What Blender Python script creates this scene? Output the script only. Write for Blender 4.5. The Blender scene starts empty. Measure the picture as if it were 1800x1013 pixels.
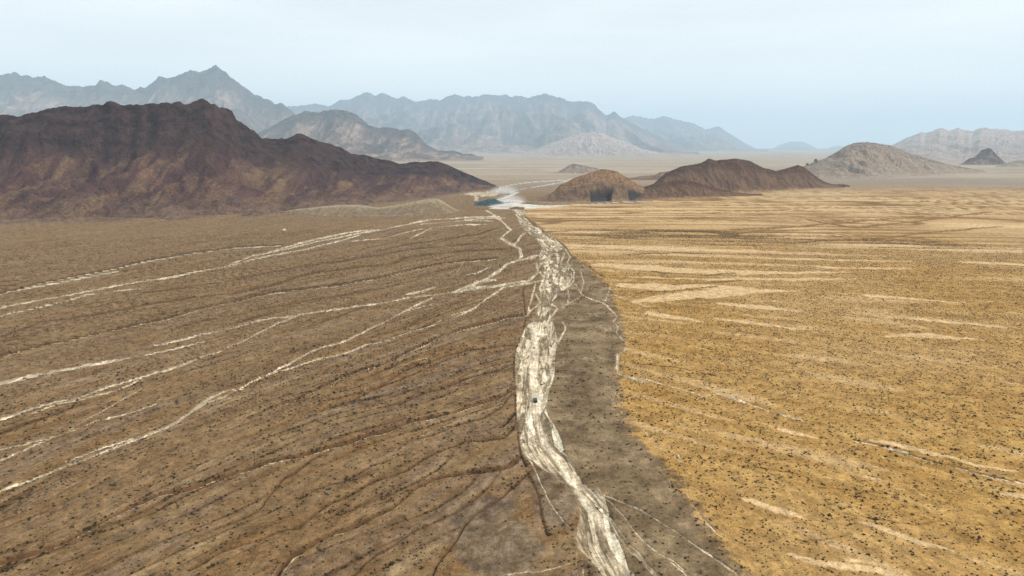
import bpy, math, random
import numpy as np
from mathutils import Vector

random.seed(7); rng = np.random.default_rng(11)
scene = bpy.context.scene
R = math.radians

# ------------------------------------------------------------------ camera
CAM_H, FPX, HORIZON = 120.0, 1216.0, 258.0            # drone height (m), focal length in photo pixels, horizon row
PITCH = math.atan((506.5 - HORIZON) / FPX)
cam = bpy.data.cameras.new('camera'); cam.sensor_width = 36.0; cam.lens = 36.0 * FPX / 1800.0
cam.clip_start = 1.0; cam.clip_end = 150000.0
cam_o = bpy.data.objects.new('camera', cam); scene.collection.objects.link(cam_o)
cam_o.location = (0, 0, CAM_H); cam_o.rotation_euler = (math.pi / 2 - PITCH, 0, 0)
scene.camera = cam_o

# ------------------------------------------------------------------ sky and sun
SUN_AZ, SUN_EL = R(95), R(43)                          # from the right of the view direction
world = bpy.data.worlds.new('World'); scene.world = world; world.use_nodes = True
wn = world.node_tree; wn.nodes.clear()
sky = wn.nodes.new('ShaderNodeTexSky'); sky.sky_type = 'NISHITA'; sky.sun_disc = False
sky.sun_elevation = SUN_EL; sky.sun_rotation = SUN_AZ
sky.air_density = 1.0; sky.dust_density = 2.0; sky.ozone_density = 1.5; sky.altitude = 900
tc = wn.nodes.new('ShaderNodeTexCoord')
mp = wn.nodes.new('ShaderNodeMapping'); mp.inputs['Scale'].default_value = (1.0, 1.0, 7.0)
wn.links.new(tc.outputs['Generated'], mp.inputs['Vector'])
cn = wn.nodes.new('ShaderNodeTexNoise'); cn.inputs['Scale'].default_value = 1.6; cn.inputs['Detail'].default_value = 5
cn.inputs['Roughness'].default_value = 0.5
wn.links.new(mp.outputs['Vector'], cn.inputs['Vector'])
cr = wn.nodes.new('ShaderNodeMapRange'); cr.inputs['From Min'].default_value = 0.3; cr.inputs['From Max'].default_value = 0.7
cr.inputs['To Min'].default_value = 0.66; cr.inputs['To Max'].default_value = 0.92
wn.links.new(cn.outputs['Fac'], cr.inputs['Value'])
veil = wn.nodes.new('ShaderNodeMixRGB'); veil.inputs[2].default_value = (11.3, 11.6, 11.6, 1)   # thin high overcast
wn.links.new(cr.outputs['Result'], veil.inputs['Fac']); wn.links.new(sky.outputs['Color'], veil.inputs[1])
bg = wn.nodes.new('ShaderNodeBackground'); bg.inputs['Strength'].default_value = 0.1
wo = wn.nodes.new('ShaderNodeOutputWorld')
wn.links.new(veil.outputs['Color'], bg.inputs['Color']); wn.links.new(bg.outputs['Background'], wo.inputs['Surface'])

sun = bpy.data.lights.new('sun', 'SUN'); sun.energy = 4.0; sun.angle = R(2.0); sun.color = (1.0, 0.955, 0.88)
sun_o = bpy.data.objects.new('sun', sun); scene.collection.objects.link(sun_o)
sd = Vector((math.sin(SUN_AZ) * math.cos(SUN_EL), math.cos(SUN_AZ) * math.cos(SUN_EL), math.sin(SUN_EL)))
sun_o.rotation_euler = sd.to_track_quat('Z', 'Y').to_euler(); sun_o.location = (0, 0, 500)

vs = scene.view_settings
vs.view_transform = 'Standard'; vs.look = 'None'; vs.exposure = 0.02; vs.gamma = 1.0; vs.use_curve_mapping = False
scene.render.engine = 'CYCLES'
scene.cycles.volume_bounces = 1; scene.cycles.max_bounces = 4; scene.cycles.diffuse_bounces = 2
scene.cycles.use_denoising = True; scene.cycles.denoising_prefilter = 'NONE'

# ------------------------------------------------------------------ projection helpers (authoring from the photograph onto the ground)
CP, SP = math.cos(PITCH), math.sin(PITCH)
def ray(px, py):
    a = (np.asarray(px, float) - 900.0) / FPX; b = -(np.asarray(py, float) - 506.5) / FPX
    return a, CP + b * SP, -SP + b * CP
def gnd(px, py, z=0.0):
    dx, dy, dz = ray(px, py); t = (z - CAM_H) / dz
    return dx * t, dy * t
def gpts(pts):
    p = np.array([(q[0], q[1]) for q in pts], float); x, y = gnd(p[:, 0], p[:, 1]); return np.stack([x, y], 1)

# ------------------------------------------------------------------ noise
_P = np.random.default_rng(3).permutation(512)
_P = np.concatenate([_P, _P, _P])
_ANG = np.random.default_rng(5).random(512) * 2 * np.pi; _GX, _GY = np.cos(_ANG), np.sin(_ANG)
def pn(x, y, seed=0):
    x = np.asarray(x, float) + seed * 17.13; y = np.asarray(y, float) - seed * 9.71
    xi = np.floor(x).astype(np.int64); yi = np.floor(y).astype(np.int64); xf = x - xi; yf = y - yi
    u = xf * xf * xf * (xf * (xf * 6 - 15) + 10); v = yf * yf * yf * (yf * (yf * 6 - 15) + 10)
    def g(ix, iy, fx, fy):
        h = _P[(_P[ix & 511] + iy) & 511]; return _GX[h] * fx + _GY[h] * fy
    a = g(xi, yi, xf, yf); b = g(xi + 1, yi, xf - 1, yf); c = g(xi, yi + 1, xf, yf - 1); d = g(xi + 1, yi + 1, xf - 1, yf - 1)
    return ((a + u * (b - a)) + v * ((c + u * (d - c)) - (a + u * (b - a)))) * 1.5
def fbm(x, y, o=4, seed=0, g=0.5, l=2.03):
    s = 0; a = 1.0; n = 0
    for i in range(o):
        s = s + a * pn(x, y, seed + i * 3); n += a; a *= g; x = x * l; y = y * l
    return s / n
def ridged(x, y, o=4, seed=0, g=0.5, l=2.1):
    s = 0; a = 1.0; n = 0; w = 1.0
    for i in range(o):
        r = 1 - np.abs(pn(x, y, seed + i * 5)); r = r * r
        s = s + a * r * w; n += a; w = np.clip(r * 1.6, 0, 1); a *= g; x = x * l; y = y * l
    return s / n
def sst(a, b, x):
    t = np.clip((x - a) / (b - a), 0, 1); return t * t * (3 - 2 * t)

# ------------------------------------------------------------------ mesh and object helpers
def mesh_np(name, co, faces, attrs=None, smooth=True):
    me = bpy.data.meshes.new(name); co = np.asarray(co, np.float32); f = np.asarray(faces, np.int32); k = f.shape[1]
    me.vertices.add(len(co)); me.vertices.foreach_set('co', co.ravel())
    me.loops.add(f.size); me.loops.foreach_set('vertex_index', f.ravel())
    me.polygons.add(len(f)); me.polygons.foreach_set('loop_start', np.arange(0, f.size, k, dtype=np.int32))
    try: me.polygons.foreach_set('loop_total', np.full(len(f), k, np.int32))
    except Exception: pass
    me.polygons.foreach_set('use_smooth', np.full(len(f), smooth, bool))
    for n, arr in (attrs or {}).items():
        arr = np.asarray(arr, np.float32)
        if arr.ndim == 1: at = me.attributes.new(n, 'FLOAT', 'POINT'); at.data.foreach_set('value', arr)
        elif arr.shape[1] == 4: at = me.attributes.new(n, 'FLOAT_COLOR', 'POINT'); at.data.foreach_set('color', arr.ravel())
        else: at = me.attributes.new(n, 'FLOAT_VECTOR', 'POINT'); at.data.foreach_set('vector', arr.ravel())
    me.update(); me.validate(); return me
def link(name, me, mat=None, parent=None, loc=None, **props):
    o = bpy.data.objects.new(name, me); scene.collection.objects.link(o)
    if mat is not None and me is not None and not me.materials: me.materials.append(mat)
    if parent is not None: o.parent = parent
    if loc is not None: o.location = loc
    for k, v in props.items(): o[k] = v
    return o
def grid_faces(nr, nc, flip=False):
    i = np.arange(nr - 1)[:, None] * nc + np.arange(nc - 1)[None, :]
    f = np.stack([i, i + 1, i + nc + 1, i + nc], -1).reshape(-1, 4)
    return f[:, ::-1] if flip else f

# ------------------------------------------------------------------ shader helpers
class NT:
    def __init__(s, name):
        s.m = bpy.data.materials.new(name); s.m.use_nodes = True; s.t = s.m.node_tree; s.t.nodes.clear()
    def n(s, typ, **kw):
        nd = s.t.nodes.new('ShaderNode' + typ)
        for k, v in kw.items(): setattr(nd, k, v)
        return nd
    def put(s, sock, v):
        if hasattr(v, 'is_output') or isinstance(v, bpy.types.NodeSocket): s.t.links.new(v, sock)
        elif isinstance(v, (tuple, list)) and len(v) == 3 and sock.type == 'RGBA': sock.default_value = (*v, 1)
        else: sock.default_value = v
    def attr(s, name): return s.n('Attribute', attribute_name=name, attribute_type='GEOMETRY')
    def pos(s): return s.n('NewGeometry').outputs['Position']
    def sep(s, c): nd = s.n('SeparateColor'); s.put(nd.inputs[0], c); return nd.outputs
    def mul(s, v, sc):
        nd = s.n('VectorMath', operation='MULTIPLY'); s.put(nd.inputs[0], v); nd.inputs[1].default_value = sc; return nd.outputs[0]
    def vadd(s, a, b):
        nd = s.n('VectorMath', operation='ADD'); s.put(nd.inputs[0], a); s.put(nd.inputs[1], b); return nd.outputs[0]
    def noise(s, v, scale, detail=4, rough=0.55, dist=0.0, color=False):
        nd = s.n('TexNoise'); s.put(nd.inputs['Vector'], v); nd.inputs['Scale'].default_value = scale
        nd.inputs['Detail'].default_value = detail; nd.inputs['Roughness'].default_value = rough; nd.inputs['Distortion'].default_value = dist
        return nd.outputs['Color' if color else 'Fac']
    def voro(s, v, scale, feature='F1', rnd=1.0, out='Distance'):
        nd = s.n('TexVoronoi', feature=feature); s.put(nd.inputs['Vector'], v); nd.inputs['Scale'].default_value = scale
        nd.inputs['Randomness'].default_value = rnd; return nd.outputs[out]
    def math(s, op, a, b=0.0, c=None):
        nd = s.n('Math', operation=op); s.put(nd.inputs[0], a); s.put(nd.inputs[1], b)
        if c is not None: s.put(nd.inputs[2], c)
        return nd.outputs[0]
    def rng(s, v, a, b, lo=0.0, hi=1.0):
        nd = s.n('MapRange', interpolation_type='SMOOTHSTEP'); s.put(nd.inputs['Value'], v)
        for k, q in zip(('From Min', 'From Max', 'To Min', 'To Max'), (a, b, lo, hi)): s.put(nd.inputs[k], q)
        return nd.outputs['Result']
    def mix(s, f, a, b, typ='MIX'):
        nd = s.n('MixRGB', blend_type=typ); s.put(nd.inputs[0], f); s.put(nd.inputs[1], a); s.put(nd.inputs[2], b); return nd.outputs[0]
    def ramp(s, v, stops):
        nd = s.n('ValToRGB'); s.put(nd.inputs[0], v); e = nd.color_ramp.elements
        while len(e) < len(stops): e.new(0.5)
        for el, (p, c) in zip(e, stops): el.position = p; el.color = (*c, 1)
        return nd.outputs[0]
    def bump(s, h, strength, dist):
        nd = s.n('Bump'); s.put(nd.inputs['Height'], h); nd.inputs['Strength'].default_value = strength; nd.inputs['Distance'].default_value = dist
        return nd.outputs[0]
    def done(s, color, rough=0.95, normal=None, spec=0.1, metal=0.0):
        b = s.n('BsdfPrincipled'); s.put(b.inputs['Base Color'], color); s.put(b.inputs['Roughness'], rough)
        b.inputs['Specular IOR Level'].default_value = spec; b.inputs['Metallic'].default_value = metal
        if normal is not None: s.t.links.new(normal, b.inputs['Normal'])
        o = s.n('OutputMaterial'); s.t.links.new(b.outputs[0], o.inputs['Surface']); return s.m
def plain(name, col, rough=0.6, spec=0.3, metal=0.0, var=0.12, scale=3.0):
    t = NT(name); c = t.mix(t.noise(t.pos(), scale, 3), tuple(x * (1 - var) for x in col), tuple(min(1, x * (1 + var)) for x in col))
    return t.done(c, rough, None, spec, metal)

# ================================================================== GROUND FIELDS
# courses of streams, gullies and tracks: (points as photo pixels, thickness, kind, depth in m)
WASH_C = gpts([(905, 335), (890, 370), (935, 400), (975, 440), (960, 500), (945, 600), (937, 660), (932, 720), (945, 780), (990, 840), (1045, 900), (1060, 960), (1090, 1013), (1200, 1250)])
BANK_R = gpts([(900, 335), (923, 377), (966, 417), (1001, 449), (1040, 470), (1075, 505), (1085, 545), (1100, 597), (1086, 640), (1090, 670), (1096, 720), (1120, 765), (1185, 820), (1228, 880), (1275, 960), (1305, 1013), (1400, 1250)])
def ipl(tab, y):
    o = np.argsort(tab[:, 1]); return np.interp(y, tab[o, 1], tab[o, 0])

# wide pale river bed as left/right edges by pixel row
BED = [(366, 893, 921), (374, 908, 921), (388, 912, 936), (402, 922, 950), (412, 933, 961), (424, 944, 975), (434, 952, 991), (447, 946, 966), (457, 947, 962), (470, 956, 1002), (485, 953, 1009), (500, 953, 1004), (512, 950, 985), (526, 947, 967), (545, 943, 963), (560, 937, 964), (575, 927, 968), (600, 914, 975), (615, 908, 972),
       (630, 906, 968), (661, 906, 967), (680, 908, 962), (697, 909, 957), (723, 909, 955), (743, 909, 964), (761, 914, 977), (780, 917, 985), (797, 922, 992), (815, 945, 1006), (830, 966, 1017),
       (845, 981, 1030), (864, 1005, 1047), (880, 1018, 1061), (900, 1024, 1072), (917, 1022, 1074), (931, 1014, 1076), (945, 1015, 1084), (960, 1020, 1092), (980, 1039, 1100), (1013, 1061, 1112), (1080, 1100, 1150), (1200, 1160, 1220)]
_b = np.array(BED, float); _lx, _ly = gnd(_b[:, 1], _b[:, 0]); _rx, _ry = gnd(_b[:, 2], _b[:, 0])
_o = np.argsort(_ly); BED_Y, BED_L, BED_R = _ly[_o], _lx[_o], _rx[_o]

LINES = [
 # upper braids of the wash
 ([(857, 370), (868, 378), (878, 388), (890, 396), (900, 405)], 5, 'p', .5), ([(900, 405), (878, 418)], 3, 'p', .4),
 ([(882, 383), (868, 384), (850, 384), (820, 387)], 2.5, 'p', .3),
 ([(878, 419), (897, 428), (916, 438), (919, 450), (916, 455)], 7, 'p', .6), ([(905, 432), (918, 415), (926, 410)], 4, 'p', .4),
 ([(942, 448), (932, 455), (916, 457), (895, 464), (877, 474), (859, 488), (830, 500), (800, 511), (770, 516)], 5, 'p', .6),
 ([(942, 462), (945, 478), (935, 490), (928, 498), (918, 500)], 4, 'p', .6), ([(925, 495), (905, 498), (870, 503), (835, 507), (800, 513)], 5, 'p', .4),
 ([(860, 492), (840, 495), (820, 508), (850, 502)], 6, 'p', .3), ([(950, 492), (930, 500), (905, 503), (882, 506)], 2.5, 'p', .4),
 ([(990, 437), (1003, 452), (995, 462), (1010, 478), (1008, 495), (996, 508), (1000, 520), (998, 532)], 3, 'p', .4),
 ([(1028, 464), (1034, 472), (1022, 475), (1026, 486), (1030, 495), (1026, 508), (1022, 514), (1030, 520)], 5, 'p', .5),
 ([(1012, 500), (1020, 512), (1026, 516)], 3, 'p', .4), ([(1026, 516), (1015, 526), (996, 535), (985, 540)], 2.5, 'p', .4),
 ([(1026, 516), (1042, 525), (1060, 533), (1073, 545), (1084, 557)], 4, 'p', .5), ([(1084, 557), (1076, 566), (1086, 575), (1082, 585), (1096, 597)], 3, 'p', .4),
 ([(1096, 597), (1105, 606), (1099, 617), (1086, 623)], 3, 'p', .5), ([(1086, 622), (1085, 634), (1086, 648)], 9, 'p', .5), ([(1083, 645), (1086, 656), (1107, 661), (1135, 672)], 4, 'p', .4),
 ([(1074, 498), (1070, 512), (1062, 530)], 3, 'p', .2), ([(1080, 520), (1100, 525), (1140, 540)], 3, 's', .1),
 ([(968, 438), (977, 450), (976, 470), (974, 492), (966, 510)], 5, 'p', .2), ([(958, 447), (951, 460), (944, 472), (955, 488), (948, 505), (952, 520)], 4, 'p', .3), ([(990, 445), (982, 462), (992, 478), (1002, 470)], 3.4, 'p', .3), ([(940, 515), (948, 530), (935, 545), (928, 558)], 3, 'p', .3), ([(1000, 495), (985, 506), (972, 514), (962, 530)], 4, 'p', .3),
 ([(940, 500), (935, 530), (930, 552)], 2, 'p', .2), ([(968, 535), (976, 542), (965, 560), (962, 570)], 3, 'p', .3), ([(987, 567), (993, 578), (985, 590), (979, 600), (970, 612)], 4, 'p', .3),
 ([(1089, 657), (1110, 664), (1135, 673)], 3, 'p', .4), ([(1110, 661), (1140, 668), (1166, 675), (1204, 686), (1240, 697)], 2.4, 'p', .4), ([(1271, 692), (1290, 699), (1309, 709)], 3.5, 'p', .3), ([(1240, 694), (1265, 692), (1309, 709), (1353, 723), (1379, 728), (1412, 740)], 2, 'p', .3),
 ([(1370, 727), (1400, 736)], 3, 'p', .2),
 ([(1095, 668), (1086, 680), (1080, 695), (1075, 705), (1085, 718), (1100, 728), (1115, 738)], 2, 's', .3), ([(1115, 738), (1130, 755), (1150, 780), (1178, 797), (1195, 812)], 1.6, 's', .2), ([(1150, 785), (1170, 790), (1192, 800), (1200, 820), (1205, 850), (1212, 880)], 2, 's', .2),
 ([(1212, 880), (1232, 905), (1255, 932), (1270, 945)], 2, 's', .2),
 # lower braids
 ([(1053, 870), (1070, 882), (1088, 896), (1100, 910), (1112, 925), (1120, 938), (1128, 949), (1155, 971), (1187, 989), (1213, 1011), (1260, 1060)], 3.2, 'p', .4),
 ([(1061, 872), (1090, 880), (1120, 893), (1140, 905), (1160, 917), (1197, 941), (1235, 965), (1267, 989), (1293, 1011), (1330, 1050)], 3.2, 'p', .5),
 ([(1060, 895), (1075, 920), (1092, 945), (1107, 963), (1130, 988), (1152, 1013), (1190, 1060)], 5, 'p', .5), ([(1068, 905), (1085, 925), (1100, 945), (1125, 975), (1140, 995), (1165, 1020)], 2.5, 'p', .4),
 ([(1180, 990), (1200, 1005), (1225, 1030)], 3, 'p', .2),
 ([(931, 805), (940, 825), (947, 843), (957, 862), (960, 872), (971, 896), (989, 917), (1000, 926), (1013, 935)], 2.6, 's', .3),
 ([(893, 1012), (920, 1007), (945, 1003), (990, 995), (1025, 984), (1040, 978)], 2.4, 's', .2), ([(1017, 965), (1017, 990), (1017, 1030)], 1.6, 's', .1), ([(1027, 975), (1028, 1000), (1029, 1030)], 1.6, 's', .1),
 # left plain: pale courses
 ([(800, 511), (770, 517), (735, 521), (700, 527), (670, 532), (640, 537), (600, 541), (560, 548), (500, 557), (470, 561), (442, 566), (400, 577), (347, 591), (310, 599), (275, 607)], 3.4, 'p', .6),
 ([(765, 505), (745, 512), (720, 518)], 6, 'p', .3), ([(795, 478), (780, 495), (765, 508)], 2, 's', .3), ([(815, 462), (805, 478), (790, 490)], 2, 's', .2), ([(860, 470), (840, 480), (820, 484)], 2, 'p', .2),
 ([(520, 556), (494, 566), (467, 580), (436, 595), (405, 608), (379, 620), (345, 632), (316, 642), (285, 652), (253, 661), (220, 671), (189, 680), (148, 696), (110, 705), (76, 713), (40, 724), (10, 734), (-60, 755)], 3.6, 'p', .6),
 ([(250, 664), (215, 682), (190, 690), (150, 700), (100, 712), (60, 725)], 3, 'p', .4),
 ([(360, 601), (330, 607), (300, 614), (275, 620), (253, 625)], 2.6, 'p', .3), ([(205, 633), (170, 640), (142, 645), (95, 655), (50, 665), (0, 674), (-60, 690)], 6, 'p', .4), ([(240, 626), (190, 636), (120, 650), (60, 660), (0, 672)], 2, 'p', .3),
 ([(765, 521), (740, 533), (708, 549), (685, 559), (661, 570), (635, 585), (607, 598), (557, 614), (530, 628), (503, 642), (470, 660), (440, 671), (424, 680), (390, 698), (358, 712), (325, 730), (296, 749), (262, 764), (230, 775), (197, 789), (164, 802), (128, 817), (92, 830), (50, 845), (7, 859), (-80, 890)], 3.8, 'p', .6),
 ([(425, 683), (400, 685), (375, 698), (345, 716), (338, 722)], 5, 'p', .3), ([(230, 772), (200, 782), (160, 795), (120, 812)], 3, 'p', .3),
 ([(720, 546), (745, 538), (775, 533)], 1.6, 'p', .2), ([(250, 683), (215, 702), (185, 720), (150, 740), (120, 760), (90, 772), (55, 786), (0, 808), (-60, 825)], 3.4, 's', .3), ([(270, 712), (240, 722), (212, 730), (170, 740), (148, 750), (110, 765), (70, 775), (0, 790)], 3, 's', .3),
 ([(917, 500), (882, 506), (860, 522), (835, 541), (813, 552), (785, 563), (756, 573), (708, 588), (675, 598), (642, 606), (620, 615), (590, 624), (566, 630), (519, 645), (481, 656), (450, 668)], 2.6, 'p', .5), ([(830, 545), (800, 552), (770, 565)], 2, 'p', .3),
 ([(866, 381), (830, 382), (787, 384), (756, 386), (708, 396), (661, 405), (630, 410), (598, 416), (565, 423), (535, 431), (503, 438), (440, 452), (392, 468), (316, 484), (202, 502), (152, 513), (90, 525), (0, 541), (-60, 552)], 3.4, 'p', .6),
 ([(660, 403), (600, 410), (560, 420), (520, 430), (480, 440)], 3, 'p', .4), ([(630, 414), (579, 428), (535, 440), (490, 447), (440, 458), (400, 468), (370, 473)], 2.6, 'p', .4),
 ([(743, 402), (710, 410), (677, 418), (650, 421), (620, 424)], 2, 'p', .3), ([(850, 394), (800, 396), (760, 401), (735, 412), (722, 420)], 2, 'p', .4), ([(860, 388), (800, 389), (740, 394)], 1.8, 'p', .2),
 ([(480, 432), (410, 435), (335, 446), (272, 456), (221, 467), (142, 484), (79, 497), (0, 516), (-60, 530)], 2.4, 'b', .6), ([(200, 478), (140, 490), (90, 500), (20, 512)], 3, 'p', .3),
 ([(240, 508), (158, 517), (120, 529), (79, 539), (0, 555), (-60, 566)], 2.2, 'p', .4),
 # left plain: gullies, far bank dark from painted shade and scrub, narrow pale bed
 ([(908, 681), (890, 693), (854, 705), (798, 723), (760, 733), (719, 742), (680, 755), (637, 767), (571, 788), (540, 797), (506, 805), (473, 811), (427, 825), (378, 843), (329, 858), (279, 869), (237, 887), (197, 907), (164, 927), (115, 953), (66, 969), (7, 986), (-60, 1010)], 4.2, 'b', 1.6),
 ([(915, 803), (905, 815), (894, 821), (834, 830), (785, 836), (756, 844), (729, 861), (703, 881), (670, 900), (637, 918), (588, 936), (548, 956), (519, 973), (495, 1000), (480, 1040)], 4.6, 'b', 1.8),
 ([(923, 554), (882, 560), (835, 573), (808, 580), (781, 588), (743, 607), (708, 623), (661, 642), (598, 661), (566, 680), (530, 698), (473, 719), (440, 733)], 3.4, 'b', 1.2),
 ([(907, 606), (876, 607), (819, 615), (781, 625), (743, 639), (708, 652), (680, 668), (661, 680), (620, 700), (560, 722)], 4, 'd', 1.6), ([(760, 628), (740, 632), (715, 641), (685, 650)], 2, 's', .2),
 ([(907, 640), (870, 652), (830, 662), (790, 678), (745, 692), (700, 712)], 3, 'd', .8), ([(908, 746), (895, 762), (884, 769), (818, 775), (782, 788), (746, 805), (719, 825), (670, 838), (604, 871), (571, 890), (522, 927), (473, 940), (440, 950), (380, 975), (330, 1000)], 5, 'd', 1.0),
 ([(927, 834), (905, 855), (884, 871), (834, 903), (815, 925), (802, 950), (769, 992), (750, 1030)], 5, 'd', 1.0), ([(736, 930), (690, 956), (660, 975), (637, 992), (600, 1030)], 4, 'd', .6),
 ([(581, 792), (550, 806), (516, 831), (495, 845), (483, 861), (460, 890), (430, 908), (380, 930)], 4, 'd', .8), ([(905, 690), (880, 715), (850, 735), (800, 748), (760, 765), (720, 775)], 3, 'd', .6),
 ([(910, 720), (895, 740), (880, 750)], 5, 'd', .9), ([(640, 905), (600, 930), (540, 965), (500, 990)], 3, 'd', .5), ([(700, 800), (660, 815), (600, 845), (560, 858), (520, 880)], 3, 'd', .5),
 ([(882, 437), (820, 441), (756, 446), (715, 453), (693, 462), (598, 472), (555, 478), (519, 487), (472, 503), (401, 516), (316, 525), (253, 535), (158, 554), (70, 566), (0, 592)], 2.8, 'd', 1.2),
 ([(860, 455), (780, 462), (720, 475), (640, 492), (560, 505), (500, 512), (458, 519), (379, 536), (278, 563), (190, 582), (95, 604), (0, 625)], 2.8, 'b', 1.2),
 ([(840, 428), (760, 434), (700, 442), (620, 455), (520, 470), (420, 490), (330, 505), (250, 515)], 2, 'd', .8), ([(700, 500), (640, 510), (560, 525), (480, 540), (400, 555), (300, 578)], 2, 'd', .8), ([(866, 402), (840, 412), (800, 417), (730, 428), (660, 440)], 2, 'd', .8),
 # thin pale threads in the gully floors
 ([(895, 694), (854, 708.5), (798, 726.5), (760, 737), (719, 746), (680, 759), (637, 771), (571, 792), (506, 809), (440, 825), (378, 847), (329, 862), (279, 873), (237, 892), (197, 911), (164, 931), (115, 957), (66, 973), (7, 990), (-40, 1008)], 1.9, 'p', .1), ([(756, 849), (729, 866), (703, 886), (670, 905), (637, 923), (588, 941), (548, 960), (522, 978), (500, 1005)], 2.0, 's', .1), ([(820, 836), (785, 841), (760, 847)], 1.4, 's', .1), ([(760, 601), (743, 610), (708, 626), (661, 645), (640, 652)], 1.5, 'p', .1),
 # the cut banks along the river bed
 ([(924, 378), (942, 396), (966, 417), (990, 433), (1002, 449), (1040, 469), (1060, 487)], 2.6, 'd', .4), ([(928, 498), (921, 512), (924, 530), (927, 561), (919, 590), (911, 606), (905, 625), (904, 650), (906, 672)], 2.6, 'd', .6), ([(906, 690), (907, 720), (910, 745), (913, 775), (917, 800), (928, 820)], 4, 'd', .8), ([(930, 830), (945, 870), (952, 910), (962, 940)], 4, 'd', .5),
 # right plain
 ([(1010, 433), (1100, 437), (1300, 442), (1560, 450)], [14, 12, 7, 2], 'l', .2), ([(1060, 466), (1120, 470), (1200, 476), (1300, 479), (1380, 480), (1490, 478)], [10, 13, 12, 9, 5, 2], 'l', .2), ([(1110, 487), (1230, 491), (1410, 491), (1500, 490)], [2, 4, 5, 2], 'l', .1),
 ([(1118, 531), (1160, 526), (1200, 520), (1300, 512), (1400, 511)], [7, 12, 20, 14, 2], 'l', .2), ([(1100, 502), (1160, 505), (1240, 504), (1290, 506)], [10, 14, 10, 8], 'l', .2), ([(1148, 552), (1185, 558), (1235, 566)], [8, 9, 3], 'l', .2), ([(1270, 534), (1330, 540), (1400, 546)], [4, 9, 3], 'l', .2),
 ([(1260, 560), (1320, 568), (1420, 580)], [3, 6, 2], 'l', .1), ([(1530, 520), (1575, 524), (1690, 532)], [7, 5, 2], 'l', .1), ([(1700, 461), (1810, 466)], [5, 6], 'l', .1), ([(1450, 470), (1600, 473)], [5, 2], 'l', .1), ([(1380, 455), (1600, 460)], [4, 2], 'l', .1), ([(1560, 592), (1640, 590), (1720, 598)], [4, 8, 3], 'l', .1), ([(1600, 560), (1760, 575)], [3, 5], 'l', .1),
 ([(1530, 774), (1575, 783), (1613, 791), (1657, 801), (1708, 817), (1790, 829)], [3, 8, 7, 6, 6, 3], 'l', .1), ([(1375, 755), (1400, 763), (1435, 769)], [7, 6, 2], 'l', .1), ([(1305, 878), (1342, 888), (1375, 899), (1415, 911)], [7, 12, 10, 4], 'l', .1), ([(1515, 919), (1564, 935), (1619, 954), (1670, 968)], [7, 8, 8, 4], 'l', .1),
 ([(1390, 975), (1439, 988), (1494, 996), (1550, 1007), (1600, 1020)], [6, 16, 14, 12, 8], 'l', .1), ([(1492, 984), (1540, 992)], [8, 4], 'l', .1), ([(1765, 868), (1810, 876)], [5, 10], 'l', .1), ([(1460, 958), (1475, 962)], [6, 3], 'l', .1), ([(1518, 838), (1545, 844)], [4, 3], 'l', .1),
 ([(1505, 774), (1560, 788), (1578, 793), (1647, 813), (1717, 832), (1800, 849), (1860, 860)], 2.4, 'b', .4), ([(1555, 788), (1595, 796)], 4, 'p', .2),
 ([(1180, 500), (1240, 497), (1300, 493)], 2, 'd', .3), ([(1120, 515), (1200, 510), (1260, 503)], 1.6, 'd', .2), ([(1150, 478), (1200, 482), (1240, 484), (1290, 480)], 1.6, 'd', .2), ([(1100, 448), (1180, 444), (1240, 446)], 1.6, 'd', .2), ([(1420, 386), (1500, 400), (1600, 390), (1740, 372)], 2, 'd', .5), ([(1290, 403), (1400, 398), (1500, 390), (1620, 380)], 2, 'd', .5), ([(1380, 428), (1480, 420), (1560, 418), (1640, 408), (1760, 398)], 2, 'd', .5),
 ([(1300, 820), (1360, 824), (1420, 838)], 1.6, 'd', .2), ([(1440, 855), (1520, 862), (1580, 875)], 1.6, 'd', .2), ([(1480, 900), (1560, 918), (1610, 922), (1640, 915), (1700, 920)], 1.8, 'd', .2), ([(1400, 950), (1460, 945), (1490, 940)], 1.8, 'd', .2), ([(1120, 640), (1180, 645), (1260, 660)], 1.4, 'd', .2),
 # beyond the quarry: the upper wash and the haul tracks
 ([(862, 345), (846, 340), (833, 344), (840, 352)], 7, 'p', .2), ([(880, 334), (860, 337), (846, 346)], 5, 'p', .2), ([(872, 340), (882, 330), (900, 325), (930, 321), (970, 318), (1010, 316)], 1.1, 'q', .2), ([(890, 346), (903, 336), (925, 331), (960, 326), (1000, 318), (1050, 312)], 1.1, 'q', .1), ([(870, 352), (890, 347), (910, 339)], 3, 'q', .1),
 ([(875, 335), (930, 326), (1000, 320)], 8, 'g', .1), ([(868, 363), (885, 360), (905, 359), (925, 361)], 8, 'q', .1), ([(880, 366), (900, 366), (925, 365)], 4, 'q', .1), ([(925, 361), (960, 362), (1010, 360.5), (1060, 357.5), (1095, 355.5), (1150, 354)], 1.0, 'q', .1), ([(925, 364), (950, 364), (985, 362)], [4, 3, 1], 'q', .1), ([(890, 353), (905, 353), (915, 355)], 3, 'q', .1),
 ([(1480, 318), (1600, 318), (1800, 321), (2000, 325)], 9, 'g', .1), ([(1600, 307), (1800, 311), (1900, 313)], 3, 'l', .1), ([(1560, 313), (1700, 309), (1800, 306)], 3, 'l', .1),
]
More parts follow.
